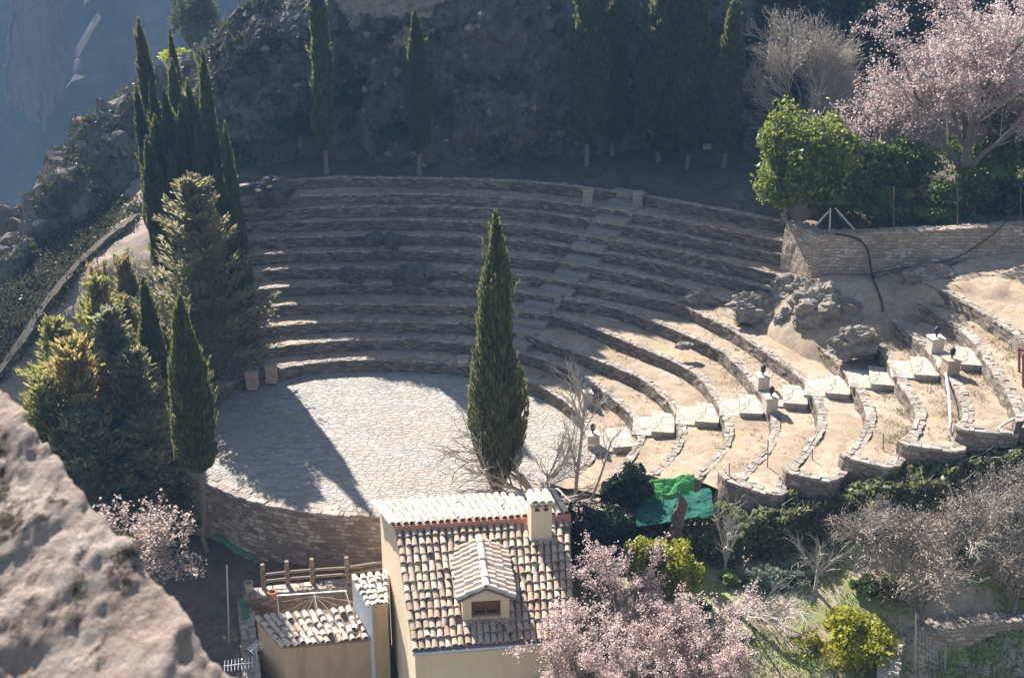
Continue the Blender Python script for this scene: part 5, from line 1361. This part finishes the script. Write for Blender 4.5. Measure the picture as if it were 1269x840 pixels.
# ---- the house
def house():
    RL = P(490, 657, 2.0); RR = P(706, 643, 2.0); FL = PY(511, 806, RL[1] - 3.53); FR = P(713, 790, FL[2])
    BL = PY(467, 625, RL[1] + 2.45); BR = P(690, 611, BL[2])
    gz = -3.2
    t = thing('tiled_house', 'cream plastered house with a barrel-tiled gable roof in front of the paved circle', 'house', ((RL + FR)[:2] / 2).tolist() + [gz])
    dpt = (RL - FL); dpt[2] = 0; dpt /= np.linalg.norm(dpt); wid = RR - RL; wid /= np.linalg.norm(wid)
    up = A(0, 0, 1)
    # walls: pentagon plan slice, a little inside the eaves
    def ins(p, du, dv, dz=-.06): return p + wid * du + dpt * dv + up * dz
    wFL, wFR, wBL, wBR = ins(FL, .07, .10), ins(FR, -.07, .10), ins(BL, .07, -.1), ins(BR, -.07, -.1)
    wRL, wRR = ins(RL, .07, 0), ins(RR, -.07, 0)
    g = G(); z = lambda p: A(p[0], p[1], gz)
    V = [z(wFL), z(wFR), z(wBR), z(wBL), wFL, wFR, wBR, wBL, wRL, wRR]
    g.add(V, [[0, 1, 5, 4], [2, 3, 7, 6]], [[3, 0, 4, 8, 7], [1, 2, 6, 9, 5]], [[0, 3, 2, 1]]); part('wall', g, M['plaster'], t)
    g = G(); slab(g, FL, FR, RR, RL, .05); g2 = G()
    rf = part('roof', g, M['tile_bed'], t)
    g = G(); bl2, br2 = RL + up * .17, RR + up * .17
    slab(g, bl2, br2, BR + up * .04, BL + up * .04, .05)
    o = part('rear_roof', g, M['tile_bed'], t)
    n = dpt * 0 + up
    g = G(); tile_field(g, FL, FR, RL, RR, 25, 13, .081, .035, 1, .012); link('roof_tiles', make_mesh('roof_tiles', g, M['tile'], wpos(t)), rf)
    g = G(); tile_field(g, BR + up * .05, BL + up * .05, br2 + up * .01, bl2 + up * .01, 25, 8, .081, .03, 2); link('roof_tiles', make_mesh('roof_tiles', g, M['pale_tile'], wpos(t)), o)
    g = G(); a, b = RL - dpt * .01 + up * .0, RR - dpt * .01 + up * .0
    V = np.vstack([a - dpt * .05 - wid * .02, b - dpt * .05 + wid * .02, b + dpt * .06 + wid * .02, a + dpt * .06 - wid * .02]); g.add(np.vstack([V, V + up * .16]), BOXF); part('ridge_band', g, M['terracotta'], t)
    # verge tiles along the left edge of the rear slope
    g = G(); tile_field(g, BL + up * .06 + wid * .02, BL + up * .06 - wid * .16, bl2 + up * .03 + wid * .02, bl2 + up * .03 - wid * .16, 1, 7, .09, .03, 3)
    link('verge_tiles', make_mesh('verge_tiles', g, M['pale_tile'], wpos(t)), o)
    # gutter board
    g = G(); tubes(g, np.vstack([FL - dpt * .04 - up * .07, FR - dpt * .04 - up * .07]), [.05, .05], 8, True); part('gutter', g, M['metal'], t)
    # dormer
    fs = lambda u, v: (FL * (1 - u) + FR * u) * (1 - v) + (RL * (1 - u) + RR * u) * v
    def uv(px, py):
        d = ray(px, py); nn = np.cross(FR - FL, RL - FL); o_ = A(0, 0, CAM_H); k = ((FL - o_) @ nn) / (d @ nn); return o_ + d * k
    fl, fr = uv(572, 771), uv(633, 768); w = np.linalg.norm(fr - fl); ax = (fr - fl) / w; ax[2] = 0; ax /= np.linalg.norm(ax); ay = A(-ax[1], ax[0], 0)
    hw = .63; c = (fl + fr) / 2; zb = c[2] - .05; ze = zb + .78; zr = ze + .30; dl = 2.3
    d0 = thing
    g = G(); f = lambda s, d, zz: A(*(c[:2] + ax[:2] * s + ay[:2] * d), zz)
    hh = hw - .04
    V = [f(-hh, 0, zb - .2), f(hh, 0, zb - .2), f(hh, 0, ze - .03), f(0, 0, zr - .03), f(-hh, 0, ze - .03), f(-hh, dl, zb - .2), f(hh, dl, zb - .2), f(hh, dl, ze - .03), f(0, dl, zr - .03), f(-hh, dl, ze - .03)]
    # front with a window opening
    wx0, wx1, wz0, wz1 = -.37, .37, zb + .17, zb + .66
    g.add([f(-hh, 0, zb - .2), f(hh, 0, zb - .2), f(hh, 0, wz0), f(-hh, 0, wz0)], [[0, 1, 2, 3]])
    g.add([f(-hh, 0, wz0), f(wx0, 0, wz0), f(wx0, 0, wz1), f(-hh, 0, wz1)], [[0, 1, 2, 3]])
    g.add([f(wx1, 0, wz0), f(hh, 0, wz0), f(hh, 0, wz1), f(wx1, 0, wz1)], [[0, 1, 2, 3]])
    g.add([f(-hh, 0, wz1), f(hh, 0, wz1), f(hh, 0, ze - .03), f(0, 0, zr - .03), f(-hh, 0, ze - .03)], [[0, 1, 2, 3, 4]])
    for a_, b_ in (((wx0, wz0), (wx1, wz0)), ((wx1, wz0), (wx1, wz1)), ((wx1, wz1), (wx0, wz1)), ((wx0, wz1), (wx0, wz0))):
        g.add([f(a_[0], 0, a_[1]), f(b_[0], 0, b_[1]), f(b_[0], .14, b_[1]), f(a_[0], .14, a_[1])], [[0, 1, 2, 3]])
    g.add([V[0], V[5], V[9], V[4]], [[0, 1, 2, 3]]); g.add([V[1], V[6], V[7], V[2]], [[0, 3, 2, 1]])
    dm = part('dormer', g, M['plaster'], t); dm['label'] = 'little gabled dormer in the middle of the front roof slope'
    g = G(); y1 = .10
    for x0, x1, z0, z1 in ((wx0, wx1, wz0, wz0 + .06), (wx0, wx1, wz1 - .06, wz1), (wx0, wx0 + .06, wz0 + .06, wz1 - .06), (wx1 - .06, wx1, wz0 + .06, wz1 - .06), (-.02, .02, wz0 + .06, wz1 - .06), (-.31, .31, wz0 + .16, wz0 + .2)):
        g.add([f(x0, y1, z0), f(x1, y1, z0), f(x1, y1 + .05, z0), f(x0, y1 + .05, z0), f(x0, y1, z1), f(x1, y1, z1), f(x1, y1 + .05, z1), f(x0, y1 + .05, z1)], BOXF)
    link('window_frame', make_mesh('window_frame', g, M['red_wood'], wpos(t)), dm)
    g = G(); g.add([f(wx0, .13, wz0), f(wx1, .13, wz0), f(wx1, .13, wz1), f(wx0, .13, wz1)], [[0, 1, 2, 3]]); link('pane', make_mesh('pane', g, M['red_wood'], wpos(t)), dm)
    g = G(); g.add([f(-.27, .12, wz0 + .03), f(.26, .12, wz0 + .03), f(.26, .12, wz0 + .17), f(-.27, .12, wz0 + .17)], [[0, 1, 2, 3]]); link('dark_pane', make_mesh('dark_pane', g, M['glass'], wpos(t)), dm)
    g = G()
    eo = hw + .09
    zs = ze - .04
    slab(g, f(-eo, -.12, zs), f(0, -.12, zr + .0), f(0, dl, zr + .0), f(-eo, dl, zs), .04); slab(g, f(0, -.12, zr), f(eo, -.12, zs), f(eo, dl, zs), f(0, dl, zr), .04)
    dr = link('dormer_roof', make_mesh('dormer_roof', g, M['tile_bed'], wpos(t)), dm)
    g = G(); k = 11
    tile_field(g, f(-eo, dl, zs), f(-eo, -.1, zs), f(0, dl, zr), f(0, -.1, zr), k, 3, .095, .025, 5); tile_field(g, f(eo, -.1, zs), f(eo, dl, zs), f(0, -.1, zr), f(0, dl, zr), k, 3, .095, .025, 6)
    tile_field(g, f(-.1, -.14, zr + .06), f(.1, -.14, zr + .06), f(-.1, dl, zr + .06), f(.1, dl, zr + .06), 1, 6, .1, .02, 7)
    link('dormer_tiles', make_mesh('dormer_tiles', g, M['pale_tile'], wpos(t)), dm)
    g = G(); prism(g, [f(-hw, -.10, 0), f(hw, -.10, 0), f(hw, 0, 0), f(-hw, 0, 0)], zb - .12, zb + .05, .005); link('sill', make_mesh('sill', g, M['white_plaster'], wpos(t)), dm)
    # chimney
    cb = uv(671, 672); g = G(); ay2 = dpt[:2]; ax2 = wid[:2]; s = .28; zc = cb[2] - .3; zt = zc + 1.25
    cc = cb[:2] + ay2 * .25
    obox(g, cc, ax2, ay2, s, s * .85, zc, zt); ch = part('chimney', g, M['plaster'], t)
    g = G(); obox(g, cc, ax2, ay2, s + .035, s * .85 + .035, cb[2] - .35, cb[2] + .12, .01); link('flashing', make_mesh('flashing', g, M['metal'], wpos(t)), ch)
    g = G(); obox(g, cc, ax2, ay2, s * .8, s * .7, zt + .002, zt + .2); link('chimney_mouth', make_mesh('chimney_mouth', g, M['lamp_dark'], wpos(t)), ch)
    g = G()
    for sx in (-1, 1): obox(g, cc + ax2 * (s - .05) * sx, ax2, ay2, .05, s * .85, zt + .004, zt + .23)
    for sy in (-1, 1): obox(g, cc + ay2 * (s * .85 - .04) * sy, ax2, ay2, .05, .04, zt + .003, zt + .226)
    obox(g, cc, ax2, ay2, s + .05, s * .85 + .06, zt + .235, zt + .29, .006)
    link('chimney_cap', make_mesh('chimney_cap', g, M['plaster'], wpos(t)), ch)
    q = lambda x, y, zz: A(*(cc + ax2 * x + ay2 * y), zz)
    g = G(); tile_field(g, q(-s, -.32, zt + .11), q(s, -.32, zt + .11), q(-s, .0, zt + .19), q(s, .0, zt + .19), 3, 1, .085, .01, 9); tile_field(g, q(-s - .03, -.3, zt + .29), q(s + .03, -.3, zt + .29), q(-s - .03, .3, zt + .33), q(s + .03, .3, zt + .33), 3, 1, .1, .0, 10)
    link('chimney_tiles', make_mesh('chimney_tiles', g, M['pale_tile'], wpos(t)), ch)
house()

# ---- the little shed and the white block left of the house
def shed():
    FL = P(348, 801, -1.3); FR = P(464, 791, -1.3); BL = P(314, 764, -1.0); BR = P(455, 750, -1.0)
    t = thing('tiled_shed', 'small ochre shed with a pale tiled lean-to roof left of the house', 'shed', (*((FL + BR)[:2] / 2), -3.6))
    up = A(0, 0, 1); c = (FL + FR + BL + BR) / 4; k = lambda p: p + (c - p) * .05 - up * .1
    a, b, d, e = k(FL), k(FR), k(BR), k(BL); z = lambda p: A(p[0], p[1], -3.6)
    g = G(); g.add([z(a), z(b), z(d), z(e), a, b, d, e], BOXF); part('wall', g, M['tan_plaster'], t)
    g = G(); slab(g, FL, FR, BR, BL, .06); r = part('roof', g, M['tile_bed'], t)
    g = G(); tile_field(g, FL, FR, BL, BR, 15, 5, .083, .03, 21, .02, .02); link('roof_tiles', make_mesh('roof_tiles', g, M['pale_tile'], wpos(t)), r)
shed()
def block():
    pl = A((-3.85, 27.9), (-3.42, 28.0), (-3.5, 29.3), (-4.5, 29.0)); zt = A(-.14, -.12, .02, .02)
    t = thing('white_annex', 'narrow whitewashed annex with a rough tile cap between the shed and the house', 'annex', (-3.9, 28.5, -3.6))
    g = G(); prism(g, pl, -3.6, zt); part('wall', g, M['white_plaster'], t)
    g = G(); n_ = A(.1, -.43); n_ = A(.23, -.97) * .02
    prism(g, [pl[0] + n_ + A(.03, 0), pl[1] + n_, pl[1] + n_ * .1, pl[0] + n_ * .1 + A(.03, 0)], -3.6, -.16); part('front_wall', g, M['tan_plaster'], t)
    e = lambda i, dx, dy, dz: A(pl[i][0] + dx, pl[i][1] + dy, zt[i] + dz)
    g = G(); tile_field(g, e(0, -.08, -.05, .02), e(1, .03, -.05, .02), e(3, -.06, .05, .02), e(2, .03, .05, .02), 5, 6, .085, .03, 31, 0, .02)
    part('tile_cap', g, M['pale_tile'], t)
block()

# ---- yard behind the shed
def yard():
    up = A(0, 0, 1)
    masonry([P(300, 742, -1.55), P(345, 736, -1.5), P(400, 731, -1.5), P(443, 726, -1.5)], [-2.9], .45, M['retaining'], 'low rubble yard wall under the wooden fence', 'yard_wall', 101)
    masonry([P(296, 742, -1.8), P(300, 790, -2.0), P(306, 850, -2.2)][::1], [-3.4], .4, M['retaining'], 'broken rubble wall edging the yard on the left, with netting', 'yard_wall', 102)
    t = thing('wooden_fence', 'weathered fence of four thick posts and two rails before the retaining wall', 'fence', P(380, 732, -1.5))
    pts = []
    for px, yb, yt in ((325, 733, 699), (355, 730, 695), (386, 728, 692), (429, 724, 690)):
        b = P(px, yb, -1.5); b[1] += .2; tp = PY(px, yt, b[1]); pts.append((b, tp)); g = G()
        tubes(g, np.vstack([b - up * .2, (b + tp) / 2, tp]), [.075, .07, .065], 8, True); part('post', g, M['wood'], t)
    for f in (.35, .62):
        p = np.vstack([b + (tp - b) * f - A(0, .09, 0) for b, tp in pts] + [pts[-1][0] + (pts[-1][1] - pts[-1][0]) * (f + .1) + A(1.1, .1, 0)])
        g = G(); tubes(g, p, np.full(len(p), .045), 6, True); part('rail', g, M['wood'], t)
    # drying frame
    t = thing('drying_frame', 'white metal drying frame with thin lines behind the shed roof', 'drying rack', P(395, 770, -2.0))
    a, b = P(346, 757, -1.2), P(440, 750, -1.2); a1, b1 = PY(343, 738, a[1]), PY(428, 732, b[1])
    hub = PY(390, 738, (a[1] + b[1]) / 2 + .3)
    g = G()
    for q in ((a - up * .7, a1), (b - up * .7, b1), (a1, b1), (hub - up * 1.1, hub)): tubes(g, np.vstack(q), [.022, .022], 6, True)
    part('frame', g, M['metal'], t)
    g = G()
    for px, py in ((348, 762), (362, 768), (376, 766), (395, 762), (412, 760), (430, 755), (438, 745), (350, 745)):
        tubes(g, np.vstack([hub, PY(px, py, a[1] - .15)]), [.008, .008], 4)
    part('lines', g, M['white_hose'], t)
    # pots
    for px, py, z, r, h, mt, lab in ((338, 742, -1.48, .12, .26, 'terracotta', 'terracotta flower pot standing on the yard wall'), (309, 734, -1.55, .13, .36, 'brick', 'upright clay pipe at the left end of the yard wall'),
                                 (409, 731, -1.48, .09, .24, 'pale_stone', 'grey stone jar near the right end of the yard wall')):
        b = P(px, py, z); g = G(); rev(g, [(r * .7, 0), (r, h * .9), (r * 1.12, h * .9), (r * 1.12, h), (r * .85, h), (r * .8, h * .6)], seg=14)
        o = link('pot', make_mesh('pot', g, M[mt]), None, tuple(b)); tag(o, lab, 'pot')
    # green edge strip along the foot of the retaining wall
    p = spline([P(264, 660, -1.75), P(275, 670, -1.8), P(295, 682, -1.9), P(318, 694, -1.95)], .15)
    g = G(); N = normals2(p); top = p + up * .12
    g.add(np.stack([top - np.c_[N * .04, 0 * N[:, :1]], top, p + np.c_[N * .05, 0 * N[:, :1]], p - up * .03 + np.c_[N * .06, 0 * N[:, :1]]], 1), grid_faces(len(p), 4))
    solo('green_edging', g, M['green_pipe'], 'green plastic strip along the foot of the retaining wall', 'edging', p[0])
    p = spline([P(300, 745, -1.6), P(303, 758, -1.7), P(310, 778, -2.2)], .1); g = G(); tubes(g, p, np.full(len(p), .09), 8, True)
    solo('green_cloth_roll', g, M['green_pipe'], 'rolled green plastic sheet hanging over the broken yard wall', 'plastic roll', p[-1])
    # pole and netting on the left yard wall
    b = P(283, 800, -2.6); g = G(); tubes(g, np.vstack([b - up * .5, PY(281, 700, b[1])]), [.03, .025], 6, True)
    solo('pole', g, M['metal'], 'thin grey pole at the left corner of the yard', 'pole', b)
    # aerials
    for k, (px, py, lab) in enumerate(((300, 822, 'white comb-like television aerial at the bottom left of the shed'), (318, 800, 'second television aerial, closer to the shed wall'))):
        b = P(px, 850, -2.4); c = PY(px, py, b[1]); t = thing('aerial', lab, 'aerial', b - up * .5, 'television aerials')
        g = G(); tubes(g, np.vstack([b - up * .6, c + up * .15]), [.018, .018], 6, True); part('mast', g, M['metal'], t)
        g = G(); L = .5 - .15 * k; d = A(math.cos(.2 + k), math.sin(.2 + k) * .7, .06); tubes(g, np.vstack([c - d * L, c + d * L * .6]), [.012, .012], 5, True)
        n_ = A(-d[1], d[0], .35)
        for s in np.linspace(-.95, .55, 9 - 2 * k): tubes(g, np.vstack([c + d * L * s - n_ * .17, c + d * L * s + n_ * .17]), [.008, .008], 4, True)
        part('elements', g, M['white_plaster'], t)
    for i, (px, py, z, lab) in enumerate(((318, 790, -2.3, 'weathered plank leaning on the yard wall beside the shed'), (312, 812, -2.3, 'shorter plank leaning beside the lower aerial'))):
        b = P(px, py + 30, z); g = G(); tubes(g, np.vstack([b, PY(px - 14, py - 12, b[1] + .2)]), [.03, .03], 4, True); solo('plank', g, M['wood'], lab, 'plank', b)
yard()

# ---- nets, stakes, stump, wall and pipes of the garden
def garden():
    up = A(0, 0, 1)
    def cloth(name, q, zs, mt, lab, seed):
        c = [PY(x, y, z) for (x, y), z in zip(q, zs)]; n, m = 34, 20
        u = np.linspace(0, 1, n)[:, None, None]; v = np.linspace(0, 1, m)[None, :, None]
        V = (c[0] * (1 - u) + c[1] * u) * (1 - v) + (c[3] * (1 - u) + c[2] * u) * v
        V[..., 2] += fbm(V * 2.2, 4, seed) * .06 + ridged(V * A(4, 4, 7), 3, seed + 4) * .03; V[..., 1] += fbm(V * 4.1, 3, seed + 1) * .05; V[..., 0] += fbm(V * 1.7, 3, seed + 2) * .05
        g = G(); g.add(np.concatenate([V.reshape(-1, 3), V.reshape(-1, 3) - A(0, .01, .012)]), grid_faces(n, m), grid_faces(n, m)[:, ::-1] + n * m)
        solo(name, g, M[mt], lab, 'net', c[3], 'shade nets')
    cloth('shade_net', [(795, 597), (861, 588), (861, 622), (788, 630)], [31.0, 31.1, 30.4, 30.3], 'net', 'light green shade net stretched above the ivy', 3)
    cloth('shade_net', [(788, 627), (880, 605), (885, 640), (790, 652)], [30.3, 30.4, 29.2, 29.1], 'teal_net', 'teal shade net below the light green one', 6)
    st = [(822, 655, 1.0, 592, 'dark stake holding up the light green net'), (903, 628, 1.3, 574, 'thin rusty stake before the tallest end wall'), (951, 606, 1.55, 545, 'thin rusty stake before the second end wall'), (1006, 607, 1.7, 556, 'thin grey stake between the second and third end walls'),
          (1094, 590, 2.3, 537, 'thin rusty stake before the third end wall'), (1178, 566, 2.8, 512, 'thin rusty stake before the fourth end wall')]
    for px, yb, z, yt, lab in st:
        b = P(px, yb, z); g = G(); tubes(g, np.vstack([b - up * .25, PY(px + 1, yt, b[1])]), [.018, .016], 6, True)
        solo('stake', g, M['rust'], lab, 'stake', b, 'stakes along the ivy wall')
    # split tree stump leaning out of the ivy
    b = PY(832, 690, 29.0); tp = PY(845, 617, 29.15); r = np.random.default_rng(4); n = 9
    n = 14; p = b + (tp - b) * np.linspace(-.1, 1, n)[:, None] + r.normal(0, .02, (n, 3)); g = G(); tubes(g, p, np.linspace(.25, .13, n) * r.uniform(.9, 1.1, n), 11, True)
    V = g.V[0]; V += fbm(V * A(9, 9, 1.2), 4, 12)[:, None] * .05 * A(1, 1, .3)
    V[-11:, 2] += np.sin(np.arange(11) / 11 * 2 * PI) * .13 + r.normal(0, .05, 11)
    solo('tree_stump', g, M['dead_wood'], 'split dead trunk leaning out of the ivy in front of the teal net', 'stump', b)
    # low wall, bottom right
    top = [P(1112, 850, .15), P(1118, 800, .25), P(1135, 783, .35), P(1190, 778, .5), P(1275, 768, .7)]
    masonry(top, [-.9, -.9, -.8, -.7, -.6], .5, M['garden_wall'], 'low pale stone wall with a corner in the bottom right', 'garden_wall', 120)
    t = thing('wire_fence', 'sagging wire mesh fence on thin posts inside the corner of the low wall', 'fence', P(1150, 830, -.5))
    for px, yb, yt in ((1135, 850, 760), (1172, 845, 800)):
        b = P(px, yb, -.6); g = G(); tubes(g, np.vstack([b - up * .2, PY(px, yt, b[1])]), [.02, .02], 6, True); part('post', g, M['metal'], t)
    a, c = P(1135, 845, -.6), P(1172, 842, -.6); a1, c1 = PY(1136, 775, a[1]), PY(1170, 808, c[1]); g = G()
    for f in np.linspace(0, 1, 9): tubes(g, np.vstack([a + (c - a) * f, a1 + (c1 - a1) * f]), [.005, .005], 3); tubes(g, np.vstack([a + (a1 - a) * f, c + (c1 - c) * f]), [.005, .005], 3)
    part('mesh', g, M['metal'], t)
    b = P(1238, 818, -.4); g = G(); obox(g, b, A(.8, -.6), A(.6, .8), .28, .06, b[2], b[2] + .06); solo('plank', g, M['white_plaster'], 'pale plank lying in the dark corner behind the low wall', 'plank', b)
    for i, (px, py, z, s, lab) in enumerate(((925, 790, -.7, .14, 'whitish stone on the garden slope beside the almond'), (985, 790, -.6, .1, 'small whitish stone beside the leaning grey bush'), (1262, 835, -.3, .12, 'pale stone in the dark bottom right corner'), (1215, 835, -.4, .09, 'flat pale stone left of the pale corner stone'))):
        c = hit(px, py, zlow); g = G(); g.add(*boulder_geo(c, (s * 1.5, s, s * .7), 60 + i, 3, .4)); solo('stone', g, M['boulder'], lab, 'stone', c, 'loose garden stones')
    # pipes
    y = 41.72
    p = spline([PY(1035, 290, y), PY(1062, 296, y), PY(1075, 310, y - .1), PY(1080, 338, y - .3), P(1083, 348, 4.75), P(1092, 372, 4.45), P(1094, 386, 4.3)], .15)
    g = G(); tubes(g, p, np.full(len(p), .038), 7, True); solo('pipe', g, M['hose'], 'black pipe hanging down the squared stone wall onto the earth', 'pipe', p[-1])
    p = spline([PY(1080, 339, y - .28), PY(1120, 332, y - .2), PY(1178, 322, y - .1), PY(1210, 305, y - .05), PY(1240, 282, y), PY(1262, 250, y + .2)], .15)
    g = G(); tubes(g, p, np.full(len(p), .02), 6, True); solo('cable', g, M['hose'], 'thin black cable rising across the squared stone wall to the right', 'cable', p[0])
    p = spline([P(1172, 461, 4.1), P(1176, 490, 4.1), P(1178, 520, 4.1), P(1180, 541, 3.7), P(1195, 546, 3.7), P(1225, 538, 3.9), P(1250, 522, 4.3), P(1275, 512, 4.6)], .15)
    g = G(); tubes(g, p, np.full(len(p), .04), 7, True); solo('hose', g, M['white_hose'], 'pale hose looping over the right end walls', 'hose', p[3])
    b = P(1238, 556, 3.4); g = G(); tubes(g, np.vstack([b - up * .2, PY(1262, 518, b[1] + .2)]), [.035, .035], 6, True); solo('pole', g, M['metal'], 'leaning pale metal pole in the ivy at the right frame edge', 'pole', b)
    # rail at right edge
    t = thing('red_handrail', 'faded red metal handrail at the right frame edge', 'handrail', P(1262, 470, 4.5))
    for px, yb, yt in ((1263, 462, 430), (1268, 480, 438)):
        b = P(px, yb, 4.5); g = G(); tubes(g, np.vstack([b, PY(px, yt, b[1])]), [.04, .04], 6, True); part('post', g, M['red'], t)
    g = G(); tubes(g, np.vstack([PY(1261, 434, P(1258, 462, 4.5)[1]), PY(1290, 432, P(1258, 462, 4.5)[1] + .2)]), [.04, .04], 6, True); part('rail', g, M['red'], t)
    # props of the green tree
    t = thing('tree_prop', 'white splayed wooden props under the bright green tree', 'props', PY(1028, 286, 42.6))
    for (x0, y0), (x1, y1) in (((1028, 287), (1029, 258)), ((1010, 280), (1027, 262)), ((1060, 286), (1035, 258))):
        g = G(); tubes(g, np.vstack([PY(x0, y0, 42.2), PY(x1, y1, 42.5)]), [.03, .03], 6, True); part('pole', g, M['pale_stone'], t)
    for px, lab in ((1108, 'thin rusty post on the wall top below the small almond'), (1187, 'thin rusty post on the wall top under the big almond'), (1265, 'thin rusty post on the wall top at the right frame edge')):
        b = PY(px, 283, 42.1); g = G(); tubes(g, np.vstack([b - up * .1, PY(px, 232, 42.1)]), [.018, .018], 6, True); solo('fence_post', g, M['rust'], lab, 'post', b, 'thin posts on the wall top')
    # little white box at the cliff foot
    b = P(876, 186, 6.1); t = thing('sign_box', 'small pale box on a post beside the rightmost cliff-foot cypress', 'box', b)
    g = G(); obox(g, b, A(1, 0), A(0, 1), .18, .12, b[2], b[2] + .26); part('box', g, M['pale_stone'], t)
    g = G(); tubes(g, np.vstack([PY(880, 186, b[1] + .1) - up * .3, PY(881, 145, b[1] + .1)]), [.05, .05], 6, True); part('post', g, M['bark'], t)
garden()
